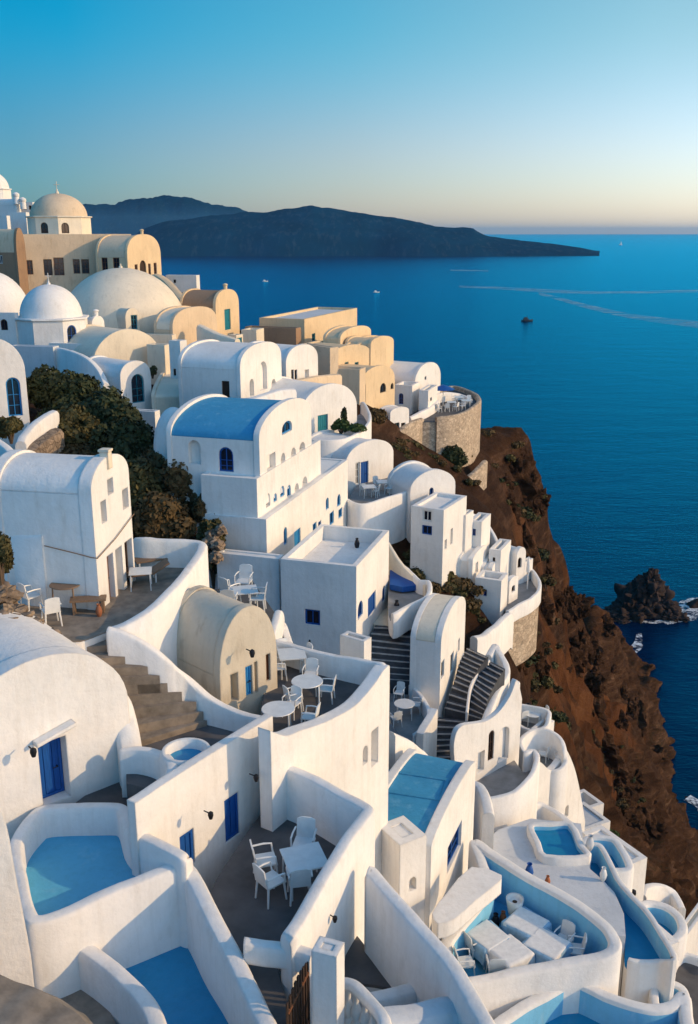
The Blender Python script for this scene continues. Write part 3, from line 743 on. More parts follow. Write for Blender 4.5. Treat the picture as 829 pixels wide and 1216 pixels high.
vault('house', 'dark shaded vaulted house cut by the left edge beside the church hall', (24, 345, 113), -18, 34, 300, 272, -60, wall='umber', roof='tan', side=[('wht', -2, 303, 3, 313)])
wallrun('garden_wall', 'ochre wall sloping down from the chapel door to the brown vault', [(172, 330, 116), (186, 325, 116), (198, 332, 114), (210, 345, 110), (224, 362, 104)], 1.2, ('d', 5), 'ochre', cat='wall')
flat('house', 'small white terrace house on the skyline right of the chapel', (234, 352, 128), -10, 238, 327, 198, wall='white', side=[('dark', 206, 332, 209, 336)])
# broad tan dome and houses before it
dome('large_dome', 'broad low cream dome with a rounded top knob, largest in the village', 148, 392, 99, 74, 69, 'cream', 'cream', drum=0, knob='finial', seg=40, cat='dome')
vault('dormer', 'arched white dormer with a teal door on the broad cream dome', (150, 393, 91.5), -52, 166, 380, 367, 148, wall='cream', front=[('teal', 155.5, 374, 163, 391)], L=3, lip=.1, cat='dormer')
vault('house', 'cream vaulted house with a plain rounded front below the broad dome', (206, 412, 90), -26, 258, 392, 366, 184, wall='tan', roof='cream', p=.8)
wallrun('garden_wall', 'cream wall stepping down from the plain rounded house to the teal door', [(238, 385, 91), (250, 391, 90), (262, 396, 89), (282, 402, 88)], .9, ('d', 4), 'cream')
flat('house', 'small white block with a low roof under the broad dome and beside the lit gable', (197, 445, 82), -20, 206, 410, 176, wall='cream')
flat('house', 'low flat-roofed cream annex in front of the broad dome', (205, 415, 89), -12, 210, 398, 150, wall='cream', roof='grey_floor', par=.2)
vault('house', 'brown vaulted house with an ochre front and a tall teal door', (257, 395, 101), -20, 284, 366, 345, 215, wall='ochre', roof='umber', front=[('tdoor', 266.5, 367, 273.5, 394)], p=.85, knob='chimney')
flat('house', 'low cream block with an open teal door right of the brown vault', (305, 416, 97), -14, 314, 392, 287, wall='cream')
flat('house', 'tiny white porch with a teal door under the brown vault', (281, 414, 93), -30, 289, 398, 272, wall='cream', front=[('tdoor', 281.8, 401, 287.5, 413)])
# white dome chapel left
dome('chapel_dome', 'white dome on a round drum with a deep blue arched window', 61, 376, 86, 36, 36, 'white', drum=36, sides=8, drum_w=1.20, yaw=10,
     holes=[('a_blue', 80, 386, 91, 409), ('a_niche', 40, 388, 52, 410)])
dome('large_dome', 'big plain white dome cut by the left edge behind the blue-windowed chapel', -10, 376, 95, 46, 51, 'white', drum=10, knob=None, cornice=False)
flat('house', 'white block with a round dark opening left of the blue-windowed chapel', (22, 420, 84), -12, 26, 372, -40, side=[('a_dark', 1, 379, 9, 392)])
vault('house', 'tiny white vaulted roof with a chimney between the two big domes', (110, 396, 88), -30, 124, 388, 377, 104, front=(), knob='chimney', L=2)
# large gable and neighbours
vault('house', 'cream vaulted house with a large blank pointed gable below the chapel dome', (112, 447, 80), -44, 192, 434, 392, 100, wall='cream', L=6, p=1.05, lip=.1)
flat('house', 'white block under the drum of the blue-windowed chapel', (120, 452, 82), -14, 128, 409, 60)
wallrun('garden_wall', 'sweeping white wall curving down above the dark green shrubs', [(64, 411, 78), (85, 416, 76), (105, 425, 74), (118, 438, 73), (126, 455, 72)], .5, ('d', 6))
flat('house', 'shaded grey block above the small dome at the left', (66, 450, 77), -12, 73, 412, 14, wall='worn_white')
dome('chapel_dome', 'small white cupola half hidden behind the dark green shrubs', 54, 449, 72, 13, 11, 'white', drum=4, knob=None, cornice=False)
vault('chapel', 'little white chapel with an arched teal gate above the dark green shrubs', (145, 482, 72), -42, 180, 450, 430, 132, wall='white', L=5, front=[('a_teal', 156, 444, 171, 479)], lip=.1)
vault('house', 'blank cream barrel vault lying left of the white house with the black door', (230, 494, 73), 6, 238, 472, 450, 181, wall='cream', p=.8)
flat('house', 'shaded white block beside the blue roofed mansion and above the brown shrubs', (186, 530, 65), -16, 192, 489, 126)
flat('house', 'narrow white stair house left of the white vault with the black door', (216, 455, 79), -22, 224, 405, 203, side=[('dark', 206, 438, 209, 446)])
vault('house', 'white house with a sloping vault, a tall blind arch and a black door', (286, 476, 70), -20, 334, 440, 409, 213, front=[('a_niche', 308, 429, 316.5, 463), ('a_niche', 296, 450, 301, 472), ('a_niche', 322, 450, 327, 463)],
      side=[('ddoor', 263.5, 452.5, 272.5, 473)], p=.86)
wallrun('garden_wall', 'white wall running out below the vault with the black door', [(262, 478, 66), (300, 471, 67), (330, 462, 69), (348, 461, 70)], .8, ('d', 3))
vault('house', 'small white vaulted house with two slim dark windows behind the tall blind arch', (340, 456, 80), -34, 377, 434, 411, 322, front=[('dark', 345.5, 439, 348.5, 451), ('dark', 349.5, 439, 352.5, 451), ('niche', 361.5, 439, 366.5, 449)], L=5)
wallrun('garden_wall', 'low tan wall below the small vault with two slim windows', [(345, 451, 78), (365, 448, 80), (384, 445, 83), (402, 444, 86)], .7, ('d', 4), 'tan')
# tan hamlet
flat('house', 'big ochre house with a dark shaded side and a flat pale roof', (362, 425, 105), -20, 424, 379, 309, wall='ochre', roof='worn_white', front=[('teal', 370.5, 396, 374.5, 410)], par=.25, side=[('dark', 330, 395, 335, 404)])
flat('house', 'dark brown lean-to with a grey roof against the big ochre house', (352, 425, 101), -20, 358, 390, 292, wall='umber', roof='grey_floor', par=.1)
vault('house', 'ochre vaulted annex stepping down at the right of the big ochre house', (404, 425, 100), -24, 440, 404, 389, 384, wall='ochre', front=[('a_dark', 428, 404, 431, 411)])
vault('house', 'little ochre vault tucked behind the two teal windows', (440, 428, 99), -30, 458, 411, 402, 428, wall='ochre', L=3)
vault('house', 'ochre house with a rounded gable and an arched dark opening', (420, 432, 98), -24, 467, 420, 402, 404, wall='ochre', front=[('a_dark', 438.5, 423, 442, 431), ('a_dark', 444.5, 416, 450.5, 430)])
vault('house', 'ochre vaulted house with two small teal windows', (392, 446, 95), -44, 440, 428, 411, 380, wall='ochre', L=5, front=[('teal', 409, 430, 413.5, 439), ('teal', 421, 430, 425.5, 439)])
flat('house', 'plain tan block between the white vault and the two teal windows', (392, 450, 90), -50, 402, 413, 356, wall='tan')
flat('house', 'big shaded tan wall left of the rounded ochre front', (427, 470, 90), -18, 434, 439, 391, wall='tan', sink=4)
vault('house', 'ochre house with a dark arched loggia at the edge of the brown slope', (427, 486, 91), -30, 468, 464, 436, 412, wall='ochre', front=[('dark', 430, 457, 434, 478), ('a_dark', 451, 455, 458, 466), ('a_dark', 463.5, 455, 467, 462)], L=5)
# white houses at the bastion
vault('house', 'white vaulted house with a round gable at the right end of the village', (492, 486, 104), -30, 522, 458, 432, 470, L=6, front=[('dark', 504, 447, 506, 451)])
flat('house', 'white house with an arched blue window beside the loggia house', (489, 492, 101), -20, 498, 458, 468, side=[('a_blue', 473.5, 467, 479, 480)])
flat('house', 'small white block in front of the round gable near the bastion', (508, 492, 100), -18, 519, 464, 497, front=[('dark', 511, 472, 513, 476)])
vault('arch_gate', 'small free-standing white arch with twin openings above the stone wall', (463, 514, 92), -48, 485, 492, 484, 460, L=1.6, front=[('dark', 468, 502, 474, 512), ('dark', 476, 502, 481, 512)], lip=.05, cat='gate')
wallrun('stone_wall', 'lit stone retaining wall under the small white arch', [(449, 529, 88), (462, 520, 90), (475, 510, 92), (486, 501, 94), (500, 496, 97)], .7, ('d', 6), 'stone_wall')
wallrun('garden_wall', 'low white wall with dark gaps leading to the bastion', [(486, 495, 96), (500, 488, 98), (512, 482, 101), (520, 475, 104)], .5, ('d', 2.4))
# ---- round stone bastion with its terrace
zt = zat(492, 101) 
bast = terrace('round stone bastion terrace with cafe tables at the end of the village', zt, [(486, 500, 0), (518, 495, .55), (545, 491, .55), (562, 482, .55), (569, 474, .55), (563, 466, .55), (540, 458, .55), (520, 462, .55), (500, 476, 0)], floor='dark_floor', wall='stone_wall', drop=7.5, body='stone_wall', th=.5, name='bastion')
wallrun('garden_wall', 'curved white wall at the back of the bastion terrace', [(512, 470, 107), (530, 465.5, 109), (548, 468, 110), (560, 474, 108)], .35, ('d', 1.2))
wallrun('stone_wall', 'low curved stone wall at the foot of the bastion', [(530, 575, 93), (545, 572, 94), (560, 562, 96), (570, 552, 98), (576, 546, 100)], .6, ('d', 3), 'stone_wall')
def along(P0, yaw, u):
    """slide the base point P0=(u,v,Y) along the facade tangent at yaw until it sits in column u"""
    n, t = axes(yaw); O = W(*P0); q = O + t * reach(O, t, u); a, b = pix(q); return (a, b, q.y)
def fwall(name, label, A, yaw, top, holes=(), sink=3., wall='white', th=.3, core=.05, cat='wall', group=None):
    """straight wall whose top outline follows pixels; A=(u,v,Y) any base point of its plane"""
    n, t = axes(yaw); O = W(*A); fr = Frame(O, t, n); sink += 4 if O.y < 33 else 0
    T = [fr.hit(u, v) for u, v in top]
    if len(T) > 2: T = [(q.x, q.y) for q in catmull([Vector((a, b, 0)) for a, b in T], 5)]
    if T[0][0] > T[-1][0]: T = T[::-1]
    root = thing(name, label, cat, O, group)
    out = [(T[0][0], -sink), (T[-1][0], -sink)] + T[::-1]
    fh = fit_holes(fr, out, holes, label)
    bm = bmesh.new(); panel(bm, fr, out, [hole_poly(*h[1:5], h[5]) for h in fh], -th, 0)
    panel(bm, fr, out, [], -th - core, -th - .001)
    link('wall', bm, wall, root); fill_holes(root, fr, fh, 0, th)
    return root
def slabthing(name, label, pts, z, dz, mat, cat, kind=None):
    P = [Wz(u, v, z) for u, v in pts]; bm = bmesh.new(); slab(bm, P, z, z - dz)
    o = link(name, bm, mat, None, P[0]); return tag(o, label, cat, None, kind)

# ---- the blue roofed mansion
MY = -17
n_, t_ = axes(MY)
vault('mansion', 'big white mansion with a blue barrel roof, a fan window and rows of arched windows', (308.5, 569, 48), MY, 369, 524, 479.5, 200, sink=1.5, roof='sky_blue', lip=.16, p=1.0,
      front=[('niche', 316, 539, 326.5, 562), ('a_niche', 333, 538, 338, 554), ('a_niche', 345, 531.5, 350.5, 551), ('a_niche', 355, 525, 361.5, 547), ('a_mid', 334, 500, 346, 514)],
      side=[('a_niche', 224, 523, 238, 551), ('a_blue', 260, 531, 277, 560)])
dome('apse', 'rounded blue-shaded apse at the back of the big blue roofed mansion', 208, 535, 52.5, 25, 50, 'white', 'white', drum=50, knob=None, cornice=False, seg=36, drum_w=1.0)
flat('house', 'white middle storey of the mansion with six small arched windows in a row', (306, 612, 47.3), MY, 381, 569, 240, sink=1.0, par=.05, roof='white',
     front=[('a_niche', 316, 586, 321, 606), ('a_mid', 325, 586, 329, 600), ('a_mid', 333, 577, 338, 600), ('a_mid', 341, 576, 345.5, 592), ('a_niche', 350, 574, 355, 589), ('a_niche', 359, 566, 365, 582)])
flat('house', 'long lower white wing of the mansion with a tall blue door and paired blue windows', (318, 694, 47), MY, 413, 617, 236, sink=4, par=.06,
     front=[('a_mid', 337, 626, 341, 647), ('mdoor', 349.5, 629, 357, 662), ('mid', 371.5, 621, 376, 636), ('blue', 378, 619, 381.5, 634), ('a_mid', 387, 591, 390.5, 605), ('mid', 391.5, 608, 396.5, 623), ('a_mid', 400.5, 587, 404.5, 601), ('mid', 402, 604, 406.5, 617)])
flat('house', 'plain shaded white base block at the foot of the mansion beside the brown shrubs', (334, 790, 45.2), MY, 340, 664, 262, sink=4, par=.05)
flat('house', 'white annex with a blue square window and a bare sunlit roof terrace', (423, 778, 43.6), MY, 461, 673, 335, sink=4, par=.75,
     front=[('a_blue', 425, 714, 431, 733), ('shut', 437, 706, 446, 729), ('a_blue', 454, 696, 457.5, 714)], side=[('blue', 362, 724, 380, 742)])
# ---- houses right of the mansion
vault('house', 'white round-gabled house with a teal double door behind a planted terrace', (357, 530, 71), -42, 423, 498, 458, 340, L=6, p=1, front=[('tdoor', 377, 492.5, 389, 519)])
terrace('white terrace with dark green plants before the teal double door', zat(526, 69.5), [(371, 521, .7), (395, 522, .7), (415, 518, .7), (431, 509, .7), (439, 497, .8), (436, 484, 1.0), (428, 478, 1.0), (410, 505, 0), (376, 512, 0)], floor='grey_floor', drop=6)
vault('house', 'white round-gabled house with an open blue door above the curved cafe wall', (411, 582, 66), -46, 466, 552, 525, 400, L=5, p=1.0, front=[('bdoor', 428, 548, 437, 576), ('wht', 422, 549, 427, 575)])
terrace('white cafe terrace with railings before the open blue door', zat(593, 63), [(413, 592, .7), (430, 598, .7), (460, 590, .7), (488, 580, .7), (499, 560, .8), (484, 553, .6), (468, 556, 0), (428, 572, 0)], floor='grey_floor', drop=6)
fwall('garden_wall', 'lit white wall with a small arched niche below the cafe terrace', (440, 640, 61.5), -52, [(410, 606), (430, 604), (462, 597), (488, 587), (490, 590)], [('a_niche', 455, 606, 465, 624)], sink=4)
vault('chapel', 'white chapel with a pointed bell gable and one small blue arched window', (487, 610, 62), -62, 539, 584, 560, 470, L=3, p=1.1, front=[('a_blue', 509.5, 579, 514.5, 590)], sink=5)
flat('house', 'tall narrow white house with blue windows on its shaded side below the bell gable', (525, 678, 58), -28, 552, 606, 487, sink=4, par=.2, side=[('wht', 502, 606, 513, 619), ('blue', 501, 624, 513, 635)], front=[('niche', 528, 641, 530.5, 652), ('niche', 535, 628, 537.5, 646)])
flat('house', 'small white block right of the tall narrow white house', (552, 650, 61), -28, 561, 612, 545, sink=4)
GH = -24
vault('house', 'cream lit vaulted house at the top of the cliff-edge cluster', (560, 692, 60), GH, 576, 668, 654, 541, sink=4, front=[('niche', 564, 668, 567, 680)], p=.95)
vault('house', 'white vaulted house with small dark windows in the middle of the cliff-edge cluster', (583, 702, 61.5), GH, 598, 678, 664, 569, sink=4, front=[('dark', 587, 676, 590, 684)], side=[('dark', 574, 684, 577, 690)])
flat('house', 'low shaded white block at the front of the cliff-edge cluster', (594, 722, 58.5), GH, 602, 690, 563, sink=4, par=.4, side=[('blue', 574, 700, 578, 708)])
vault('house', 'slim white arched bell tower house at the right of the cliff-edge cluster', (612, 692, 64), -50, 622, 664, 652, 600, sink=4, L=1.8, front=[('a_dark', 614.5, 662, 619, 674)])
flat('house', 'tiny white block highest in the cliff-edge cluster with a blue shutter', (571, 645, 62), GH, 582, 620, 556, sink=4, par=.4, side=[('blue', 561, 628, 565, 636)])
flat('house', 'flat white roofed block behind the slim bell tower house', (594, 676, 62), GH, 606, 654, 580, sink=4, par=.35, side=[('dark', 585, 662, 588, 667)])
vault('house', 'low white vaulted cell with a dark arched door before the slim bell tower', (604, 706, 60.5), -40, 614, 694, 687, 596, sink=3, L=1.6, front=[('a_dark', 607, 695, 611, 705)])
vault('house', 'small white vaulted cell high on the slope above the cliff-edge cluster', (556, 640, 66), -40, 568, 630, 622, 546, sink=3, L=2, front=[('a_niche', 560, 630, 564, 639)])
flat('house', 'tiny white lookout cube at the upper right corner of the cliff-edge cluster', (622, 688, 64.5), -40, 632, 668, 616, sink=3, par=.3, front=[('dark', 626, 674, 629, 681)])
flat('house', 'small white cube with a brown door beside the curling wall', (588, 716, 59.5), -24, 594, 700, 578, sink=3, par=.3, side=[('wdoor', 581, 704, 584, 714)])
wallrun('garden_wall', 'thin curling white wall among the cliff-edge houses', [(600, 690, 62), (606, 684, 63), (612, 693, 62.5), (609, 706, 61.5), (602, 716, 60.5)], .25, ('d', 1.5))
wallrun('garden_wall', 'low curved white wall at the head of the cliff-edge cluster', [(548, 612, 66), (560, 609, 67), (574, 616, 67), (584, 630, 66), (592, 646, 65)], .3, ('d', 2))
terrace('small cliff-edge terrace with a stone outer wall at the right of the cluster', zat(714, 61), [(598, 700, .0), (602, 724, .4), (616, 717, .5), (631, 709, .5), (641, 697, .6), (637, 682, .8), (625, 672, .6), (610, 676, .5), (600, 690, .5)], floor='grey_floor', wall='white', body='stone_wall', drop=4, skirt=.5)
wallrun('garden_wall', 'low white wall climbing across the brown slope to the stone wall', [(563, 756, 51), (575, 752, 52), (588, 742, 54), (603, 728, 57), (606, 730, 58)], .5, ('d', 2.4))
wallrun('garden_wall', 'thin white wall curving past the annex roof down the brown slope', [(461, 644, 52), (468, 656, 51), (480, 672, 50), (496, 688, 49), (508, 694, 48)], .25, ('d', 1.6), 'cream')
terrace('white terrace with a dark blue basin right of the annex', zat(705, 48.5), [(462, 690, 0), (464, 668, .6), (480, 672, .6), (498, 688, .8), (509, 689, .9), (508, 706, .7), (488, 717, .5), (466, 728, .5), (461, 722, 0)], floor='grey_floor', drop=.8)
slabthing('basin', 'dark blue basin on the terrace right of the annex', [(463, 677), (478, 676), (495, 684), (494, 695), (478, 697), (463, 694)], zat(700, 48.5) + .2, .3, 'blue_wood', 'basin')
slabthing('landing', 'sunlit cream landing at the head of the dark stairs below the annex', [(446, 730), (470, 716), (510, 718), (512, 738), (486, 745), (440, 741)], zat(737, 47) , 2, 'cream', 'landing')
vault('house', 'white house with a swelling rounded roof and slim dark windows between the stairs', (521, 832, 43), -20, 550, 764, 716, 486, sink=3, p=1.0, lip=.02, wall='white', roof='cream',
      front=[('dark', 523, 785, 526.5, 804), ('dark', 534, 776, 537.5, 798), ('niche', 543, 759, 545, 773)])
stairs('broad dark stairs with pale edges below the annex', [(446, 741, -19.5), (438, 762, -20.0), (437, 785, -20.7), (452, 808, -21.6)], [(488, 742, -19.5), (491, 768, -20.0), (496, 790, -20.7), (507, 812, -21.6)], 9)
stairs('short dark flight under the swelling white house', [(487, 812, -21.7), (498, 826, -22.1), (510, 842, -22.6)], [(507, 812, -21.7), (514, 822, -22.1), (524, 836, -22.6)], 5)
stairs('long curving dark stairs right of the swelling white house', [(556, 768, -20.6), (546, 786, -21.2), (539, 810, -21.8), (528, 842, -22.7)], [(580, 779, -20.6), (567, 796, -21.2), (558, 818, -21.8), (553, 848, -22.7)], 12)
stairs('dark stairs at the right of the thin white rail', [(584, 785, -21.0), (568, 801, -21.5), (559, 820, -22.0), (556, 850, -22.8)], [(600, 793, -21.0), (588, 812, -21.5), (578, 835, -22.0), (575, 856, -22.8)], 11)
stairs('lowest dark flight leading down beside the round white tower', [(521, 850, -22.9), (513, 874, -23.5), (509, 895, -24.1), (522, 912, -24.6)], [(557, 854, -22.9), (546, 874, -23.5), (540, 893, -24.1), (543, 915, -24.6)], 9)
wallrun('handrail', 'thin white rail curving down between the two dark stairs', [(581, 783, 45.6), (567, 798, 44.7), (558, 816, 43.6), (554, 846, 41.6)], .12, ('d', .5), cat='railing')
wallrun('garden_wall', 'white wall with a rough edge along the right of the dark stairs', [(580, 777, 46.6), (588, 765, 47.3), (592, 772, 46.9), (600, 785, 46.0), (601, 797, 45.4), (592, 815, 44.2), (582, 838, 42.6), (575, 858, 41.4)], .4, ('d', 3.5))
fwall('garden_wall', 'lit white wedge wall at the left of the lowest dark flight', (512, 905, 39.5), -24, [(503, 872), (506, 866), (514, 853), (520, 842)], sink=4)
# round tower house
fwall('tower_house', 'white round-edged house with a dark arch, a cream arch and a grey door', (560, 925, 38.6), -48, [(540, 905), (539, 885), (543, 868), (552, 861), (576, 857), (592, 846), (606, 826), (613, 808), (616, 812), (620, 830)],
      [('a_dark', 580, 868, 586.5, 902), ('a_niche', 592, 864, 604, 907), ('niche', 567, 893, 575, 916)], sink=4, th=.22, core=.02, cat='house')
wallrun('garden_wall', 'tall white parapet with plants behind it above the cream arch', [(601, 856, 42), (609, 838, 43), (613, 820, 44), (614, 808, 45)], .35, ('d', 3))
terrace('dark floored terrace wrapped by a white wall below the round-edged house', -24.0, [(560, 930, 0), (585, 908, 0), (606, 900, 0), (622, 893, 1.0), (634, 890, 1.0), (638, 900, 1.0), (630, 920, .9), (614, 937, .8), (594, 945, .7), (574, 946, .6)], drop=4.5, floor='grey_floor')
wallrun('garden_wall', 'white wall bulging out below the lowest dark flight', [(536, 925, 36.5), (548, 930, 36.2), (560, 928, 36.2), (570, 932, 35.8), (577, 948, 34.8), (580, 965, 33.5)], .5, ('d', 5))
wallrun('garden_wall', 'white arm of wall between the blue roofed house and the lowest dark flight', [(462, 868, 31), (480, 876, 32), (500, 890, 33), (520, 912, 34), (540, 930, 35)], .5, ('d', 4))
# cliff-side terraces right
terrace('small open white terrace with chairs and a lamp at the cliff edge', zat(866, 48), [(610, 845, .8), (612, 836, 1.0), (630, 838, 1.0), (651, 843, 1.0), (651, 852, .8), (647, 862, .5), (632, 866, .4), (617, 860, .4)], drop=5, floor='grey_floor')
terrace('stepped white terrace with blue shutters and an arched niche above the tall lit wall', zat(905, 45.5), [(618, 880, 1.5), (632, 866, 1.6), (650, 866, 1.6), (664, 874, 1.5), (670, 888, 1.2), (671, 905, .5), (660, 914, .3), (640, 910, .3), (630, 900, 1.0)], drop=5, floor='grey_floor')
flat('house', 'tiny white cube with blue shutters inside the stepped terrace', (641, 893, 47), -38, 650, 869, 629, sink=1, side=[('shut', 631, 872, 638, 884)], w=1.6)
vault('dormer', 'little white vault with a sky-blue arched niche inside the stepped terrace', (646, 906, 46), -52, 662, 893, 883, 640, L=1.6, sink=1, front=[('a_midshut', 649, 887, 657.5, 897)], cat='dormer', lip=.04)
fwall('garden_wall', 'tall sweeping lit white wall with two pointed niches above the pool', (650, 985, 44.2), -42, [(600, 958), (615, 945), (630, 925), (640, 905), (655, 915), (668, 900), (671, 888), (681, 908), (688, 935), (695, 976)], [('a_niche', 659, 958, 663, 966), ('a_niche', 671, 957, 675, 970)], sink=4)
flat('house', 'small ruined white cube with one window beyond the tall lit wall', (693, 978, 56), -62, 716, 962, 680, L=2, sink=3, front=[('dark', 699, 959, 702, 964)], par=.6)
flat('house', 'low flat white roof below the small ruined cube', (688, 1000, 50), -62, 724, 988, 680, L=2.4, sink=4, par=.1, roof='worn_white')
# ---- left: the ledge house, its deck and the stairs
vault('house', 'white ledge house with a shaded barrel roof, a chimney and a brown door', (119, 740, 26), -11, 160.5, 588, 544, 2, sink=3, p=1, lip=.08,
      front=[('niche', 126, 568, 133, 587), ('niche', 118.5, 594, 125, 621), ('niche', 144, 580, 151, 604), ('wdoor', 127, 657, 134.5, 714), ('niche', 137, 649, 145, 708), ('ddoor', 148, 640, 157, 704)], th=.35)
c = W(126, 548, 27.2); bm = bmesh.new(); box(bm, c - UP * .2, .26, .26, .5, R(-11)); box(bm, c + UP * .3, .32, .32, .07, R(-11))
tag(link('chimney', bm, 'cream', None, c), 'short square cream chimney on the gable of the ledge house', 'chimney')
wallrun('garden_wall', 'tall white wall dipping beside the ledge house at the left edge', [(-30, 560, 27.8), (-8, 572, 27.6), (1, 592, 27.3), (6, 615, 27.0), (14, 629, 26.7), (34, 634, 26.5), (52, 632, 26.4)], .35, ('d', 4.5))
vault('house', 'white vaulted house with a tall arched blue gate at the left edge', (-30, 500, 57), -62, 34, 445, 405, -50, L=7, p=1.05, front=[('a_mid', 8, 448, 25, 494)], sink=5)
wallrun('garden_wall', 'white parapet over a stone base below the arched blue gate', [(24, 524, 51), (28, 515, 52), (42, 500, 54), (62, 487, 56), (64, 490, 57)], .6, ('d', 1.6))
wallrun('stone_wall', 'rough stone footing under the white parapet by the blue gate', [(18, 545, 49), (34, 533, 51), (50, 520, 53), (66, 508, 55)], .9, ('d', 4), 'rubble')
wallrun('garden_wall', 'long white wall sloping down past the shrubs at the left edge', [(-30, 505, 47), (-5, 520, 46), (8, 530, 45), (20, 541, 44), (30, 548, 43)], .5, ('d', 5))
ZD = -10.5
terrace('sunlit stone deck behind a sweeping white wall with loungers', ZD, [(161, 638, .95), (200, 640, .95), (232, 641, .95), (240, 645, .95), (232, 662, .92), (217, 683, .8), (181, 719, .58), (150, 738, .38), (127, 746, .25), (126, 752, 0), (88, 763, 0), (50, 745, 0), (20, 715, 0), (60, 690, 0), (110, 670, 0), (150, 650, 0)], floor='step_stone', drop=4.5, n=6, th=.34)
stairs('wide worn stone stairs climbing from the landing to the deck', [(90, 760, -10.6), (103, 785, -10.95), (119, 806, -11.35), (139, 825, -11.8), (148, 852, -12.3), (157, 888, -12.75)], [(128, 754, -10.6), (156, 781, -10.95), (185, 803, -11.35), (206, 820, -11.8), (236, 841, -12.3), (246, 860, -12.75)], 9, 'step_stone', None)
wallrun('garden_wall', 'thick white balustrade wall following the worn stone stairs', [(128, 744, -10.1), (156, 754, -10.3), (181, 768, -10.6), (203, 785, -11.0), (224, 803, -11.5), (250, 827, -12.0), (280, 842, -12.2), (310, 851, -12.25)], .28, ('d', 3.5), n=8, mode='z')
slabthing('landing', 'dark stone landing at the foot of the worn stairs', [(150, 890), (157, 868), (230, 846), (300, 862), (250, 905), (190, 940), (150, 930)], -12.8, 2.0, 'dark_floor', 'landing')
LW = (150, 1098, 18.15)
fwall('house', 'long lit white house wall with two blue windows under the landing', LW, -35, [(160, 954), (170, 948), (195, 931), (240, 902), (290, 871), (324, 850)], [('shut', 214, 988, 231, 1030), ('shut', 267, 945, 284, 996)], sink=2, th=.2, core=.05, cat='house')
# front-left house
P0 = (50, 960, 20.45)
H1A = along(P0, -49, -45)
vault('house', 'big white vaulted house at the left edge with a deep blue doorway', H1A, -49, 157, 905, 783, -80, L=5.5, sink=3, p=.98, lip=.05, th=.5, roof='white', front=[('bdoor', 47, 877, 81, 959)])
bm = bmesh.new(); fr0 = Frame(W(*P0), axes(-49)[1], axes(-49)[0]); a, h = fr0.hit(38, 883); a2, h2 = fr0.hit(84, 857)
prism(bm, [fr0.at(a, h, .05), fr0.at(a2, h2, .05), fr0.at(a2, h2 + .1, .05), fr0.at(a, h + .1, .05)], fr0.n * .25)
tag(link('canopy', bm, 'white', None, fr0.at(a, h)), 'thin slanting white ledge over the deep blue doorway', 'canopy')
wallrun('buttress', 'rounded white buttress on the right shoulder of the big left house', [(118, 818, 21.9), (128, 813, 22.2), (140, 820, 22.4), (148, 850, 22.1), (156, 888, 21.6)], .6, ('d', 3), cat='buttress')
slabthing('courtyard', 'dark floored little courtyard beside the deep blue doorway', [(60, 960), (84, 958), (120, 930), (150, 905), (190, 925), (175, 945), (150, 965), (100, 968)], -13.45, 1.5, 'dark_floor', 'courtyard')
wallrun('garden_wall', 'pale blue-white partition behind the little courtyard', [(143, 890, 21.2), (165, 888, 21.2), (190, 893, 20.9), (203, 905, 20.3), (204, 918, 19.8)], .3, ('d', 1.4), 'white')
# round tub
c = W(221, 890, 20.85); bm = bmesh.new(); lathe(bm, c - UP * .9, [(.62, 0), (.62, .82), (.58, .9), (.50, .9), (.46, .8), (.46, .62), (0, .62)], 32)
tub = thing('round_tub', 'round white tub with blue water beside the dark landing', 'tub', c - UP * .9); link('rim', bm, 'white', tub)
bm = bmesh.new(); lathe(bm, c - UP * .24, [(.455, -.05), (.455, 0), (0, 0)], 32); link('water', bm, 'pool_blue', tub)
# pool terraces at the lower left; part of their floor blue is painted shade
terrace('pale blue walled terrace roof below the deep blue doorway', -13.95, [(18, 1000, .75), (44, 962, .78), (60, 957, .78), (100, 955, .78), (138, 955, .78), (147, 960, .78), (156, 980, 1.0), (185, 997, 1.12), (216, 1014, 1.1), (222, 1020, 1.0), (210, 1024, .85), (127, 1058, .78), (60, 1086, .76), (36, 1088, .76), (24, 1050, .76)], floor='pale_blue', drop=3.2, th=.34, n=5)
terrace('deep walled blue basin terrace at the bottom left', -15.15, [(214, 1024, 1.85), (224, 1030, 1.85), (250, 1080, 1.75), (285, 1148, 1.5), (306, 1190, 1.4), (318, 1240, 1.3), (250, 1300, 0), (190, 1260, 1.0), (186, 1216, 1.0), (174, 1186, 1.0), (150, 1160, 1.0), (105, 1126, 1.0), (60, 1098, 1.0), (40, 1110, 0), (120, 1105, 0), (190, 1100, 0)], floor='pool_blue', drop=3, th=.40, n=5)
slabthing('stone_path', 'rough dark stone path in the bottom left corner', [(-60, 1120), (0, 1126), (50, 1140), (95, 1165), (130, 1200), (160, 1260), (160, 1330), (-80, 1330)], -15.1, 1.5, 'step_stone', 'path')
fwall('pier', 'smooth white pier at the very left edge above the stone path', (10, 1150, 15.6), -62, [(-60, 950), (-20, 955), (0, 962), (9, 985), (18, 1035), (28, 1086), (37, 1135)], sink=2, th=.3, cat='wall')
Q_ = catmull([W(*q) for q in [(-70, 1120, 12.6), (-20, 1126, 12.6), (10, 1130, 12.6), (45, 1141, 12.5), (78, 1157, 12.3), (104, 1178, 12.0), (124, 1210, 11.6), (134, 1260, 11.2)]], 8)
bm = bmesh.new(); ribbon(bm, [p - Vector((.35, .75, .1)) for p in Q_], 1.5, ('d', 3), rnd=.35)
for v_ in bm.verts: v_.co += Vector((noise.noise(v_.co * 3), noise.noise(v_.co * 3 + Vector((4, 4, 4))), noise.noise(v_.co * 2.5))) * .05
tag(link('stone_wall', bm, 'step_stone', None, Q_[0]), 'thick curved dark stone wall in the bottom left corner', 'wall')
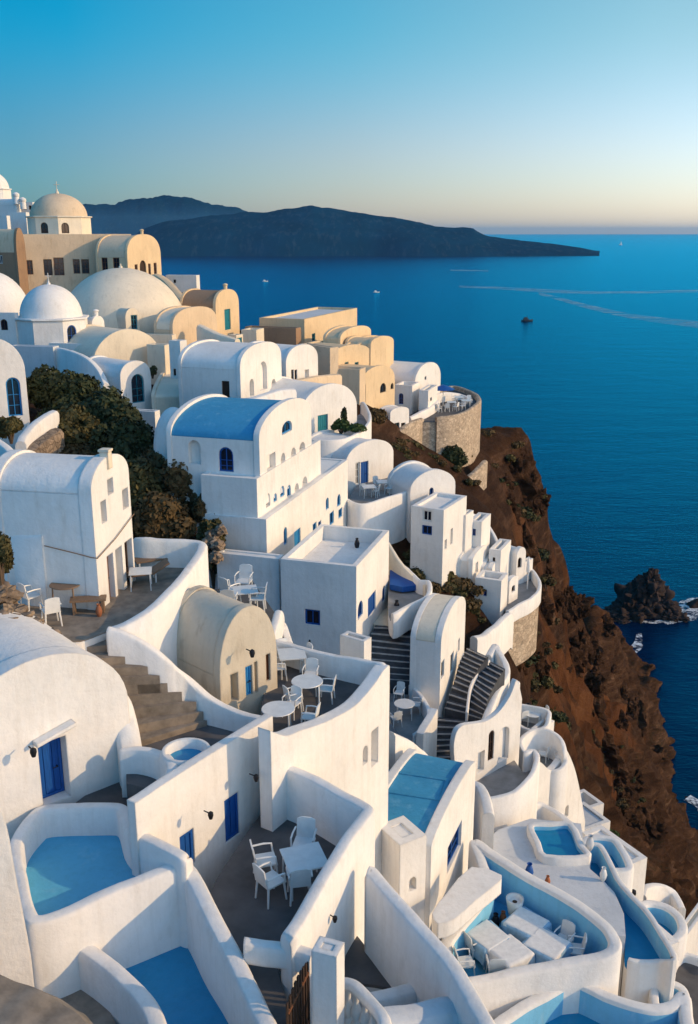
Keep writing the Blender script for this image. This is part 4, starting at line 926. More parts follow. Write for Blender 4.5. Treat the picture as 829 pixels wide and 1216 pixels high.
# ---- tan barrel house and terrace with tables
vault('house', 'small weathered cream barrel house with a bright blue door and brown window', (262, 842, 24.4), -44, 328, 806, 722, 203, sink=3, wall='stain_cream', roof='stain_cream', p=.95, lip=.05, th=.24,
      front=[('mdoor', 291, 790, 299, 846), ('niche', 301.5, 785, 305, 829), ('brown', 315, 776, 320, 808), ('niche', 273, 799, 282, 838)])
ZT = -12.9
terrace('dark floored terrace with white tables beside the weathered barrel house', ZT, [(322, 762, .75), (340, 763, .75), (358, 768, .75), (400, 778, .75), (435, 784, .8), (458, 788, .85), (456, 800, 0), (420, 850, 0), (365, 885, 0), (325, 880, 0), (310, 850, 0), (318, 800, 0)], drop=5, n=6)
fwall('garden_wall', 'long lit white wall with a tall blind slot enclosing the table terrace', (400, 960, 23.3), -32, [(321, 868), (340, 874), (356, 868), (372, 863), (390, 856), (422, 838), (445, 812), (455, 797), (462, 790), (463, 792)], [('niche', 441, 866, 449, 908), ('a_niche', 431, 886, 436.5, 907)], sink=3, th=.35, core=.02)
flat('planter', 'square white planter box at the far corner of the table terrace', (432, 786, 28.6), -35, 441, 762, 404, sink=1.5, cat='planter', par=.25)
wallrun('garden_wall', 'white wall spur rising between the barrel house terrace and the lower chairs', [(318, 768, 28.5), (324, 748, 30), (331, 724, 31.5), (336, 740, 31.8), (343, 762, 31)], .3, ('d', 3))
# ---- dark floored courtyard with the white dining set
ZC = -14.3
terrace('deep dark floored courtyard with a white table and chairs', ZC, [(320, 905, 1.45), (326, 904, 1.45), (345, 911, 1.45), (367, 920, 1.45), (405, 940, 1.45), (434, 956, 1.45), (438, 961, 1.45), (428, 974, 1.42), (409, 999, 1.38), (382, 1043, 1.3), (357, 1088, 1.22), (340, 1115, 1.15), (330, 1150, 0), (345, 1230, 0), (300, 1230, 0), (296, 1190, 0), (248, 1075, 0), (280, 1010, 0), (312, 965, 0)], floor='dark_floor', drop=4, th=.34, n=5)
wallrun('garden_wall', 'low white beam wall across the front of the dark courtyard', [(289, 1116, 15.9), (315, 1119, 15.9), (345, 1122, 15.85), (372, 1130, 15.6)], .3, ('d', .45))
flat('gate_pillar', 'square white gate pillar beside the dark wooden gate', (400, 1240, 14.5), -20, 403, 1137, 371, w=.42, sink=2, par=.02, cat='pillar')
# blue roofed house
flat('house', 'white house block with a flat blue roof terrace', (524, 1000, 27.6), -16, 533, 951, 403, sink=3, roof='sky_blue', wall='sky_blue', par=.06, th=.14)
vault('house', 'white round-fronted house with a curved blue roof and a tall grey-blue window', (509, 1082, 25.6), -22, 561, 1010, 943, 424, sink=3, roof='sky_blue', p=1.0, lip=.12, front=[('blue', 530, 992, 545.5, 1046)])
flat('house', 'small white porch block with a pointed niche before the curved blue roof', (474, 1066, 24.6), -58, 505, 1004, 460, sink=2, L=1.2, par=.05, front=[('a_niche', 486, 1042, 494, 1060)])
terrace('sunlit slab roof below the tall grey-blue window', zat(1050, 25.5), [(513, 1085, 0), (530, 1062, 0), (560, 1030, 0), (596, 1040, 0), (590, 1050, 0), (565, 1070, 0), (540, 1092, 0), (520, 1098, 0)], floor='white', drop=.5, n=2)
terrace('narrow triangular yard with a dark floor and high blue-shaded walls', zat(1172, 17.2), [(436, 1032, 2.1), (441, 1033, 2.1), (483, 1081, 2.1), (520, 1122, 2.1), (540, 1146, 2.1), (565, 1190, 2.1), (580, 1230, 2.1), (500, 1230, 0), (468, 1178, 0), (412, 1166, 0), (408, 1150, 0), (418, 1110, 0)], floor='dark_floor', drop=3, th=.38)
wallrun('garden_wall', 'low sunlit white wall closing the triangular yard', [(442, 1182, 15.9), (470, 1176, 16.2), (500, 1168, 16.6), (535, 1161, 17.0), (537, 1166, 17.0)], .4, ('d', 1.6))
wallrun('garden_wall', 'thick grey-white wall at the bottom edge beside the baluster railing', [(456, 1203, 14.4), (490, 1199, 14.6), (530, 1190, 15.0), (552, 1194, 15.0)], .6, ('d', 1.5), 'worn_white')
# table terrace with blue cloths
ZB = -21.8
terrace('large curved blue-shaded terrace with clothed tables', ZB, [(548, 1165, .9), (536, 1150, .9), (530, 1120, 1.0), (545, 1098, 1.1), (565, 1075, 1.3), (580, 1050, 1.4), (572, 1020, 1.5), (564, 998, 1.6), (580, 1008, 1.6), (630, 1040, 1.55), (685, 1070, 1.5), (720, 1098, 1.4), (731, 1115, 1.3), (728, 1126, 1.2), (710, 1134, 1.1), (670, 1141, 1.0), (610, 1152, .9)], inner='shade_blue', floor='pale_blue', drop=4.5, th=.42, n=6)
terrace('deep blue-floored pool terrace at the bottom right', -22.6, [(585, 1225, .9), (610, 1200, .9), (640, 1182, .95), (668, 1167, 1.0), (682, 1164, 1.0), (700, 1170, 1.0), (735, 1186, 1.0), (770, 1195, 1.0), (800, 1191, 1.0), (812, 1180, 1.0), (815, 1200, 1.0), (815, 1260, 1.0), (700, 1320, .9), (600, 1280, .9)], inner='shade_blue', floor='pool_water', drop=4, th=.40)
# pool terrace
ZP = -24.3
slabthing('sun_terrace', 'broad pale worn sun terrace between the table terrace and the blue channel', [(575, 1000), (592, 985), (630, 972), (690, 978), (694, 1006), (701, 1032), (716, 1045), (730, 1060), (741, 1085), (743, 1112), (728, 1112), (670, 1068), (610, 1030)], ZP, 3.5, 'worn_white', 'terrace')
terrace('square blue pool sunk in a white surround on the sun terrace', ZP + .05, [(630, 979, .3), (652, 977, .3), (678, 977, .3), (690, 1002, .3), (698, 1015, .3), (648, 1015, .3), (638, 998, .3)], inner='shade_blue', floor='pool_water', drop=.5, th=.30, name='pool', cat='pool', n=3)
wallrun('garden_wall', 'curved white shell wall rising behind the square pool', [(612, 976, 38), (622, 962, 39.5), (632, 952, 40.5), (645, 954, 40.7), (662, 964, 40), (680, 978, 39), (690, 988, 38)], .4, ('d', 2.5))
wallrun('garden_wall', 'white fin wall left of the square pool', [(606, 976, 37), (616, 982, 36.6), (624, 996, 36), (628, 1014, 35)], .35, ('d', 1.6))
terrace('long curving blue channel pool between white walls', -25.0, [(694, 1008, .8), (700, 1001, .9), (713, 1003, .9), (724, 1022, .9), (735, 1044, .9), (750, 1062, .9), (768, 1080, .9), (784, 1103, .9), (799, 1130, .9), (799, 1138, .9), (782, 1140, .5), (746, 1138, .5), (742, 1122, 0), (738, 1090, 0), (720, 1060, 0), (697, 1035, 0)], inner='shade_blue', floor='pool_water', drop=4, th=.24, name='pool', cat='pool', n=5, )
terrace('upper blue plunge pool above the lit white corner block', -26.2, [(694, 998, .7), (705, 992, .8), (728, 995, .8), (738, 1006, .8), (748, 1028, .8), (735, 1032, .7), (712, 1028, .7), (702, 1014, .7)], inner='shade_blue', floor='pool_water', drop=3, th=.35, name='pool', cat='pool', n=4)
flat('house', 'lit white rounded corner block below the upper plunge pool', (735, 1080, 38), -60, 764, 1031, 728, sink=4, par=.1, L=3)
flat('house', 'lit white front block at the end of the long channel pool', (748, 1200, 31.5), -64, 800, 1140, 735, sink=4, par=.15, L=2.6, front=[('a_niche', 756, 1150, 768, 1178)])
terrace('round white basin with blue seats right of the channel pool', -28.6, [(758, 1078, .9), (770, 1070, .9), (790, 1074, .9), (806, 1086, .9), (811, 1102, .9), (800, 1114, .8), (785, 1116, .7), (772, 1100, .7)], inner='shade_blue', floor='pool_water', drop=4, th=.42, n=6, name='basin', cat='basin')
terrace('small blue plunge basin at the front of the channel pool', -26.4, [(778, 1168, .8), (786, 1163, .8), (798, 1166, .8), (812, 1174, .8), (813, 1192, .8), (798, 1198, .8), (780, 1194, .8)], inner='shade_blue', floor='pool_water', drop=3, th=.32, name='basin', cat='basin')
terrace('dark floored terrace with a curving path at the right edge', -29.2, [(800, 1145, .4), (815, 1132, .4), (850, 1150, .4), (860, 1230, 0), (815, 1240, 0), (800, 1200, 0)], floor='dark_floor', drop=4)
wallrun('garden_wall', 'white curved wall with a brown inner face on the slope at the right', [(763, 1062, 44), (767, 1052, 46), (785, 1050, 47), (800, 1058, 47), (810, 1078, 46)], .5, ('d', 2.5))
wallrun('garden_wall', 'white wall slanting down to the right edge below the last headland', [(800, 1088, 43), (815, 1096, 42.5), (840, 1108, 42)], .5, ('d', 3))
flat('house', 'low cream roofed block at the right edge', (812, 1140, 38.5), -40, 840, 1112, 800, sink=4, roof='cream', par=.1)
# ------------------------------------------------------------ plants
def leaves(bm, c, rx, ry, rz, n, size, rng, clumps=9):
    cs = []
    for _ in range(clumps):
        a = rng.uniform(0, 2 * pi); b = rng.uniform(-.5, 1.4); q = rng.uniform(.35, .75)
        cs.append((Vector((cos(a) * cos(b) * rx * q, sin(a) * cos(b) * ry * q, sin(b) * rz * q)), rng.uniform(.32, .62)))
    for i in range(n):
        cc, cr = rng.choice(cs)
        d = Vector((rng.gauss(0, 1), rng.gauss(0, 1), rng.gauss(0, 1))).normalized() * rng.uniform(.55, 1.08) ** .6
        p = c + cc + Vector((d.x * rx * cr, d.y * ry * cr, d.z * rz * cr))
        s = size * rng.uniform(.6, 1.4); u = (d + Vector((rng.gauss(0, .5), rng.gauss(0, .5), rng.gauss(0, .5)))).normalized()
        x = u.orthogonal().normalized(); y = u.cross(x); t = rng.uniform(0, pi); x, y = x * cos(t) + y * sin(t), y * cos(t) - x * sin(t)
        vs = [bm.verts.new(p + x * s), bm.verts.new(p + y * s * .6), bm.verts.new(p - x * s), bm.verts.new(p - y * s * .6)]
        bm.faces.new(vs)
def shrub(label, u, v, Y, rpx, hpx, mat='leaf_dark', n=2500, size=.16, group=None, cat='shrub', name='shrub', clumps=10, seed=None):
    rng = random.Random(seed or int(u * 7 + v * 13)); c = W(u, v, Y); D = c.y * CP - c.z * SP; rx = rpx / F * D; rz = hpx / F * D
    root = thing(name, label, cat, c - UP * rz, group)
    bm = bmesh.new(); leaves(bm, c, rx, rx * .9, rz, n, size, rng, clumps)
    link('crown', bm, mat, root, ang=180, recalc=False)
    bm = bmesh.new(); b = c - UP * (rz * 1.2)
    for k in range(4):
        a = k * 1.7; tube(bm, [b, c + Vector((cos(a) * rx * .25, sin(a) * rx * .25, -rz * .3)), c + Vector((cos(a) * rx * .5, sin(a) * rx * .5, rz * .35))], [.07, .05, .02], 5)
    link('trunk', bm, 'bark', root)
    return root
G1 = 'shrubs massed on the slope left of the mansion'
for a in [('dark green shrub at the top left of the mass, beside the blue gate house', 56, 468, 64, 24, 22, 'leaf_dark', 4200), ('dark green shrub crowning the mass under the little arched chapel', 92, 474, 63, 34, 24, 'leaf_dark', 6500),
          ('dark green shrub in the middle of the mass, under the blank cream barrel vault', 125, 500, 59, 34, 30, 'leaf_dark', 7000), ('dark green shrub lower in the mass, left of the mansion apse', 150, 537, 55, 30, 32, 'leaf_dark', 6500),
          ('olive shrub just above the ledge house roof', 90, 515, 57, 30, 24, 'leaf_olive', 5000), ('olive brown shrub behind the chimney of the ledge house', 160, 583, 50, 28, 34, 'leaf_olive', 6000),
          ('rusty brown shrub beside the mansion apse', 190, 565, 52, 28, 26, 'leaf_dry', 5500), ('rusty brown shrub at the right end of the mass', 222, 592, 50, 30, 36, 'leaf_dry', 6500), ('rust and olive shrub lowest in the mass above the deck wall', 185, 622, 48, 34, 26, 'leaf_dry', 5500),
          ('small olive shrub squeezed between the mansion base and the deck wall', 252, 655, 47, 13, 34, 'leaf_olive', 3000), ('low rusty shrub under the white parapet by the blue gate', 100, 545, 55, 26, 16, 'leaf_dry', 3500), ('dark shrub hanging below the grey shaded block', 70, 500, 60, 22, 20, 'leaf_dark', 3800)]:
    a = list(a); a[4] *= 1.22; a[5] *= 1.15; a[7] = int(a[7] * 1.35); shrub(*a, group=G1, clumps=16)
shrub('small olive bush in front of the arched blue gate at the left edge', 12, 509, 49, 15, 15, 'leaf_olive', 2500, .12)
shrub('bushy green plant on the rocks cut by the left edge', -2, 665, 24.5, 17, 34, 'leaf_olive', 3500, .07)
shrub('dark green plant against the wall of the teal double door terrace', 405, 507, 71, 11, 9, 'leaf_green', 1200, .12)
shrub('tall narrow dark plant beside the teal double door', 409, 497, 71.5, 3.5, 13, 'leaf_dark', 700, .1)
shrub('low dark green plant at the end of the teal double door terrace', 423, 508, 70.5, 12, 5, 'leaf_green', 900, .12)
shrub('little green bush on the cream gable below the chapel dome', 181, 441, 77, 6, 7, 'leaf_olive', 700, .1)
shrub('dark round bush on the slope right below the low white wall of the bastion', 534, 512, 99, 13, 14, 'leaf_dark', 2200, .2)
shrub('dark bush nestled at the foot of the bastion wall', 540, 545, 97, 15, 15, 'leaf_dark', 2400, .2)
shrub('olive bush between the two stone walls by the loggia house', 492, 537, 92, 14, 12, 'leaf_olive', 2000, .18)
shrub('dry brown bush under the arched loggia house', 447, 500, 88, 15, 14, 'leaf_dry', 2200, .18)
shrub('dry brown bush beside the small free-standing arch', 470, 530, 88, 14, 10, 'leaf_dry', 1800, .18)
shrub('potted greenery behind the tall white parapet of the cream arch', 607, 843, 43, 6, 9, 'leaf_green', 900, .08)
shrub('green clump on the slope under the low white roof of the ruined cube', 722, 990, 54, 12, 9, 'leaf_green', 1500, .12)

def hit_ground(u, v, y0=50, y1=250):
    last = None; Y = y0
    while Y < y1:
        p = W(u, v, Y)
        if p.z < ground(p.x, p.y) - .2: return p
        Y += .7
    return None
protos = []
for k, (m_, nm) in enumerate([('leaf_dark', 'dark'), ('leaf_dry', 'rusty'), ('leaf_olive', 'olive')]):
    rng = random.Random(50 + k); root = thing('low_shrub', 'low %s scrub bush on the bare brown slope' % nm, 'shrub', (0, 0, 0), 'scrub bushes scattered over the brown slope')
    bm = bmesh.new(); leaves(bm, Vector((0, 0, .45)), 1.0, .9, .6, 420, .17, rng, 5); link('crown', bm, m_, root, ang=180, recalc=False)
    bm = bmesh.new(); tube(bm, [(0, 0, -.5), (.1, 0, .2), (.2, .1, .6)], [.08, .06, .03], 5); link('stem', bm, 'bark', root); protos.append(remember(root))
rng = random.Random(11); used = [0, 0, 0]
areas = [((470, 640), (565, 735), 45, 52), ((500, 500), (600, 600), 22, 85), ((590, 520), (645, 640), 26, 95), ((560, 600), (600, 640), 4, 80), ((600, 740), (660, 860), 30, 60), ((590, 640), (700, 740), 22, 90), ((680, 840), (760, 980), 20, 80), ((440, 520), (500, 545), 8, 75), ((640, 850), (700, 960), 16, 56)]
cnt = 0
for (a, b_, nn, y0) in areas:
    for _ in range(nn):
        u = rng.uniform(a[0], b_[0]); v = rng.uniform(a[1], b_[1]); p = hit_ground(u, v, y0)
        if p is None or p.z < -100: continue
        k = rng.choices([0, 1, 2], [2, 5, 5])[0]; o = protos[k] if not used[k] else copy_tree(protos[k]); used[k] = 1
        s = rng.uniform(.35, 1.1) * (1 if p.y < 110 else 1.3); o.location = p - UP * .25; o.rotation_euler = (0, 0, rng.uniform(0, 6)); o.scale = (s, s, s * rng.uniform(.7, 1.1)); cnt += 1
# boulders on the slope
def rock(bm, c, r, sd, sub=3, sq=(1, 1, 1), rough=.35, fr=1.0):
    b2 = bmesh.new(); bmesh.ops.create_icosphere(b2, subdivisions=sub, radius=1)
    mp = {}
    for v in b2.verts:
        d = v.co.normalized(); q = d * fr + Vector((sd, sd * 1.7, -sd))
        k = 1 + rough * noise.fractal(q * 1.6, .8, 2.1, 5) + rough * .22 * noise.cell(q * 2.2) + rough * .35 * noise.fractal(q * 5, .8, 2.1, 4)
        mp[v] = bm.verts.new(Vector(c) + Vector((d.x * sq[0], d.y * sq[1], d.z * sq[2])) * r * k)
    for f in b2.faces: bm.faces.new([mp[v] for v in f.verts])
    b2.free()
protos = []
for k in range(3):
    bm = bmesh.new(); rock(bm, (0, 0, 0), 1, k * 5.3 + 2, 4, (1, .8, 1.15), .5)
    o = link('crag', bm, 'earth', ang=45); tag(o, 'jagged brown rock sticking out of the cliff face', 'rock', 'rocks jutting from the cliff'); protos.append(o)
used = [0, 0, 0]
for (a, b_, nn, y0, s0, s1) in [((600, 545), (650, 640), 16, 95, 1.2, 3.2), ((620, 640), (700, 730), 22, 95, 1.2, 3.6), ((680, 700), (745, 790), 26, 120, 1.5, 5.0), ((700, 800), (760, 910), 22, 100, 1.2, 4.2), ((740, 900), (815, 1010), 26, 90, 1.2, 4.5), ((590, 740), (650, 800), 10, 60, .5, 1.4), ((700, 920), (760, 990), 12, 80, 1.0, 2.6), ((500, 560), (600, 620), 8, 80, .4, 1.0)]:
    for _ in range(nn):
        u = rng.uniform(a[0], b_[0]); v = rng.uniform(a[1], b_[1]); p = hit_ground(u, v, y0)
        if p is None: continue
        k = rng.randrange(3); o = protos[k] if not used[k] else protos[k].copy()
        if used[k]: C.objects.link(o)
        used[k] = 1; s = rng.uniform(s0, s1) * rng.uniform(.4, .9); o.location = p - Vector((s * .35, -s * .2, s * .45)); o.rotation_euler = (rng.uniform(-.5, .5), rng.uniform(-.5, .5), rng.uniform(0, 6)); o.scale = (s, s, s * rng.uniform(.7, 1.3))
# rocky outcrop at the left edge
bm = bmesh.new()
for i, (u, v, Y, r) in enumerate([(-15, 725, 24.3, .7), (12, 742, 24.0, .6), (34, 756, 23.7, .55), (54, 768, 23.4, .45), (74, 777, 23.1, .38), (88, 786, 22.8, .3), (22, 768, 23.2, .6), (-10, 755, 23.4, .8), (46, 784, 22.9, .55), (2, 710, 24.6, .45), (66, 790, 22.6, .45)]):
    rock(bm, W(u, v, Y), r, i * 3.1, 4, (1, 1, .8), .45)
tag(link('rock_outcrop', bm, 'rubble', None, W(30, 760, 23.5), ang=60), 'brown rocky outcrop between the deck and the big left house', 'rock')
shrub('rusty brown shrub filling the gap between the mansion base and the deck', 246, 612, 48.5, 16, 26, 'leaf_dry', 3000, group=G1)
bm = bmesh.new()
for i, (u, v, Y, r) in enumerate([(252, 636, 46.4, .35), (258, 648, 46, .35), (246, 646, 46.2, .3), (256, 662, 45.6, .35), (262, 630, 46.4, .3)]): rock(bm, W(u, v, Y), r, i * 2.3 + 9, 3, (1, 1, .9), .4)
tag(link('rock_outcrop', bm, 'rubble', None, W(252, 640, 46.4)), 'small heap of pale rocks beside the foot of the mansion', 'rock')
# sea stack and skerries
def stack(name, label, u0, u1, vb, vt, prof, depth, seed, mat='earth'):
    B0, B1 = Wz(u0, vb, SEA), Wz(u1, vb, SEA); Y = B0.y; wd = (B1 - B0).length; bm = bmesh.new(); rows = []; nu, nd = 56, 34
    for j in range(nd + 1):
        row = []; f = j / nd * 2 - 1
        for i in range(nu + 1):
            s = i / nu; hh = float(np.interp(s, [p[0] for p in prof], [p[1] for p in prof])); x = B0.x + wd * s; y = Y + depth * (f + 1) / 2
            k = max(0, 1 - abs(f) ** 2.2) ** .8 * max(0, 1 - abs(s * 2 - 1) ** 5) ** .6
            q = Vector((x * .12, y * .12, seed)); z = SEA - 2 + (hh + 2) * k + (noise.ridged_multi_fractal(q, .9, 2.1, 6, 1, 2) - 1.1) * 1.6 * min(1, k * 2)
            row.append(bm.verts.new((x + noise.noise(q * 3) * 1.0, y + noise.noise(q * 3 + Vector((9, 9, 9))) * 1.0, z)))
        rows.append(row)
    for j in range(nd):
        for i in range(nu): bm.faces.new((rows[j][i], rows[j][i + 1], rows[j + 1][i + 1], rows[j + 1][i]))
    o = link(name, bm, mat, None, B0, ang=50); return tag(o, label, 'rock')
MATS['dark_rock'] = None
simple('dark_rock', (.040, .024, .020), .95, .6, .35, bump=1.0)
bm = bmesh.new()
for i, (u, v, r, sq, sd) in enumerate([(768, 722, 7.5, (1, 1, 1.15), 1), (757, 728, 6.5, (1.1, 1, .8), 5), (742, 731, 4.8, (1.2, 1, .6), 9), (733, 735, 3.2, (1.2, 1, .5), 14), (783, 725, 5.2, (1, 1, .95), 20), (796, 733, 3.6, (1, 1, .7), 26), (806, 735, 2.4, (1.2, 1, .6), 31), (768, 700, 3.8, (1, 1, 1.2), 37), (773, 688, 2.2, (1, 1, 1.3), 41)]):
    rock(bm, Wz(u, min(v, 736), SEA) if v > 718 else W(u, v, 262), r, sd, 5, sq, .42)
tag(link('sea_stack', bm, 'dark_rock', None, Wz(768, 735, SEA), ang=70), 'dark rocky stack standing in the sea off the cliff', 'rock')
stack('skerry', 'low dark skerry at the right edge beside the sea stack', 818, 848, 723, 715, [(0, .5), (.4, 1.6), (1, .5)], 4, 5, 'dark_rock')
stack('skerry', 'small dark rock in the surf below the middle cliff', 765, 788, 922, 912, [(0, .5), (.4, 2.2), (1, .5)], 4, 8, 'dark_rock')

# ------------------------------------------------------------ furniture
def make_chair(label, arms=True):
    r = thing('chair', label, 'chair', (0, 0, 0), None)
    bm = bmesh.new(); box(bm, (0, 0, .42), .44, .44, .035); link('seat', bm, 'white_paint', r)
    bm = bmesh.new(); P = [(-.21, -.2, .44), (.21, -.2, .44), (.20, -.27, .86), (.10, -.285, .90), (-.10, -.285, .90), (-.20, -.27, .86)]
    prism(bm, [Vector(p) for p in P], Vector((0, -.03, 0))); link('backrest', bm, 'white_paint', r)
    for x, y in ((-.19, .19), (.19, .19), (-.19, -.19), (.19, -.19)):
        bm = bmesh.new(); bar(bm, (x, y, .42), (x * 1.15, y * 1.2, 0), .026, 6, .02); link('leg', bm, 'white_paint', r)
    if arms:
        for x in (-.23, .23):
            bm = bmesh.new(); tube(bm, [(x, -.24, .66), (x * 1.05, 0, .67), (x * 1.05, .17, .65), (x, .2, .43)], .022, 6); link('armrest', bm, 'white_paint', r)
    return remember(r)
def make_table(label, rnd=False, cloth=None, w=.9, d=.9, top='white_paint'):
    r = thing('table', label, 'table', (0, 0, 0), None)
    bm = bmesh.new()
    if rnd: lathe(bm, (0, 0, .71), [(w / 2 - .02, 0), (w / 2, .015), (w / 2 - .01, .035), (0, .035)], 24)
    else: box(bm, (0, 0, .71), w, d, .035)
    link('tabletop', bm, top, r)
    for x, y in ((-1, -1), (1, -1), (1, 1), (-1, 1)):
        q = .32 if rnd else .42
        bm = bmesh.new(); bar(bm, (x * w * q, y * d * q, .71), (x * w * q * 1.05, y * d * q * 1.05, 0), .025, 6); link('leg', bm, top, r)
    return remember(r)
def cloth(label, c, w, d, yaw, mat, drop=.45, seed=1, group=None):
    bm = bmesh.new(); n = 26; g = []; rng = random.Random(seed)
    ct, st = cos(yaw), sin(yaw)
    for j in range(n + 1):
        row = []
        for i in range(n + 1):
            x = (i / n - .5) * (w + 2 * drop); y = (j / n - .5) * (d + 2 * drop); ox = max(0, abs(x) - w / 2); oy = max(0, abs(y) - d / 2); o = max(ox, oy)
            X = math.copysign(min(abs(x), w / 2) + .03 + ox * .10, x); Y_ = math.copysign(min(abs(y), d / 2) + .03 + oy * .10, y)
            f = .05 * noise.noise(Vector((x * 5 + seed, y * 5, 0))) * min(1, o * 5)
            z = -(ox + oy) if not (ox and oy) else -max(ox, oy) - min(ox, oy) * .6
            z = max(z, -drop * 1.15); X += f; Y_ += f * .7
            row.append(bm.verts.new(Vector(c) + Vector((X * ct - Y_ * st, X * st + Y_ * ct, .762 + z + .004 * noise.noise(Vector((x * 9, y * 9, seed))) ))))
        g.append(row)
    for j in range(n):
        for i in range(n): bm.faces.new((g[j][i], g[j][i + 1], g[j + 1][i + 1], g[j + 1][i]))
    o = link('tablecloth', bm, mat, None, c, ang=70); return tag(o, label, 'tablecloth', group)
def put(proto, label, u, v, z, yaw, s=1., used_=set(), group=None):
    o = proto if proto.name not in used_ else copy_tree(proto)
    used_.add(proto.name)
    o.location = Wz(u, v, z); o.rotation_euler = (0, 0, R(yaw)); o.scale = (s, s, s); o['label'] = label
    if group: o['group'] = group
    return o
chair = make_chair('chair'); tab = make_table('table'); rtab = make_table('table', True, w=1.0, d=1.0)
GC = 'white chairs round the courtyard table'
zc = ZC + .03
put(chair, 'white armchair at the back left of the dark courtyard table', 316, 1042, zc, -75, 1.08, group=GC)
put(chair, 'white armchair nearest the left wall at the dark courtyard table', 322, 1067, zc, -50, 1.1, group=GC)
put(chair, 'white armchair in front of the dark courtyard table', 356, 1066, zc, 10, 1.08, group=GC)
put(chair, 'white round-backed chair behind the dark courtyard table', 361, 1022, zc, 170, 1.08, group=GC)
put(tab, 'square white table in the dark courtyard', 362, 1052, zc, 18, 1.02)
zt = ZT + .03; GT = 'white chairs on the table terrace'
put(rtab, 'round white table in the middle of the table terrace', 365, 834, zt, 10, .9)
put(rtab, 'round white table at the front left of the table terrace', 331, 868, zt, 0, .9)
for i, (lb, u, v, yw) in enumerate([('white armchair at the right of the middle round table', 388, 832, 80), ('white armchair behind the middle round table, with its back to the sea', 369, 815, 170), ('white armchair left of the middle round table', 349, 843, -60),
        ('white armchair right of the front round table', 368, 866, 75), ('white armchair behind the front round table', 347, 850, 150), ('white armchair farthest back by the terrace wall', 338, 790, 200),
        ('white armchair beside the barrel house wall', 332, 806, -80), ('white armchair at the back, right of the folded parasol', 360, 794, 120)]): put(chair, lb, u, v, zt, yw, .88, group=GT)
put(tab, 'small square white table at the back of the table terrace', 347, 800, zt, 10, .9)
zd = ZD + .03
put(chair, 'white curved armchair on the deck beside the rocks', 62, 742, zd, 30, 1.0)
put(chair, 'white curved armchair farther left on the deck', 38, 724, zd, -40, 1.0)
dtab = make_table('table', True, w=.9, d=.9, top='teak'); put(dtab, 'round dark wooden table beside the ledge house wall', 80, 722, zd, 0)
b_ = thing('bench', 'low dark wooden bench against the ledge house wall', 'bench', Wz(106, 727, zd)); fy = R(10)
bm = bmesh.new(); box(bm, b_.location + UP * .38, 1.0, .38, .06, fy); link('seat', bm, 'teak', b_)
for sx_ in (-.4, .4):
    bm = bmesh.new(); box(bm, b_.location + Vector((sx_ * cos(fy), sx_ * sin(fy), 0)), .07, .34, .38, fy); link('leg', bm, 'teak', b_)
def make_lounger():
    r = thing('lounger', 'lounger', 'lounger', (0, 0, 0))
    bm = bmesh.new(); box(bm, (-.3, 0, .30), 1.2, .6, .05); link('seat', bm, 'teak', r)
    bm = bmesh.new(); prism(bm, [Vector((.3, -.3, .31)), Vector((.3, .3, .31)), Vector((.85, .3, .62)), Vector((.85, -.3, .62))], Vector((-.02, 0, .05))); link('backrest', bm, 'teak', r)
    for x, y in ((-.8, -.26), (-.8, .26), (.35, -.26), (.35, .26)):
        bm = bmesh.new(); bar(bm, (x, y, .32), (x, y, 0), .03); link('leg', bm, 'white_paint', r)
    return remember(r)
lg = make_lounger()
put(lg, 'wooden lounger nearest the ledge house door on the deck', 172, 690, zd, 20, .9); put(lg, 'wooden lounger farther along the deck wall', 190, 672, zd, 25, .9)
put(tab, 'white side table between the door and the first lounger on the deck', 168, 698, zd, 10, .75)
# little patio behind the deck
slabthing('patio', 'dark patio between the deck wall and the foot of the mansion', [(255, 700), (300, 690), (335, 740), (340, 775), (300, 790), (250, 760)], -13.6, 3, 'dark_floor', 'patio')
for lb, u, v, yw in [('grey wicker armchair at the left of the patio behind the deck wall', 274, 716, -40), ('grey wicker armchair at the back of the patio behind the deck wall', 290, 706, 170), ('grey wicker armchair at the right of the patio behind the deck wall', 306, 726, 90), ('white armchair lowest on the patio behind the deck wall', 272, 730, 0)]:
    put(chair, lb, u, v, -13.57, yw, 1.25)
put(tab, 'low wooden table on the patio behind the deck wall', 292, 722, -13.57, 12, 1.0)
# table terrace with cloths
zb = ZB + .03; GB = 'cloth-covered tables on the curved terrace'
for i, (u, v, yw, m1, w_, lb) in enumerate([(624, 1118, 42, 'blue_fabric', 1.05, 'the farthest table, by the back wall'), (648, 1144, 42, 'blue_fabric', 1.05, 'the right-hand table'), (604, 1152, 35, 'fabric', 1.0, 'the front table'), (578, 1134, 30, 'blue_fabric', 1.0, 'the left-hand table')]):
    t_o = put(tab, 'clothed square table, ' + lb[4:] + ' of the curved terrace', u, v, zb, yw, 1.0, group=GB); t_o.scale = (w_ / .9, w_ / .9, 1)
    cloth(('pale blue' if m1 == 'blue_fabric' else 'white') + ' cloth over ' + lb + ' of the curved terrace', Wz(u, v, zb), w_, w_, R(yw), m1, .5, i + 1)
    if m1 == 'blue_fabric':
        cc = Wz(u, v, zb) + UP * .012; cloth('white top cloth laid across ' + lb + ' of the curved terrace', cc, w_ * .9, w_ * .98, R(yw + 8), 'fabric', .12, i + 20)
for lb, u, v, yw in [('white chair at the left tip of the curved terrace', 552, 1158, -80), ('white chair between the left and front tables', 588, 1162, 0), ('white chair at the right end of the curved terrace', 681, 1142, 80), ('white chair behind the right-hand table', 668, 1132, 140),
                     ('white chair by the left-hand table near the slab roof', 563, 1136, -60)]: put(chair, lb, u, v, zb, yw, 1.1, group='white chairs on the curved terrace')
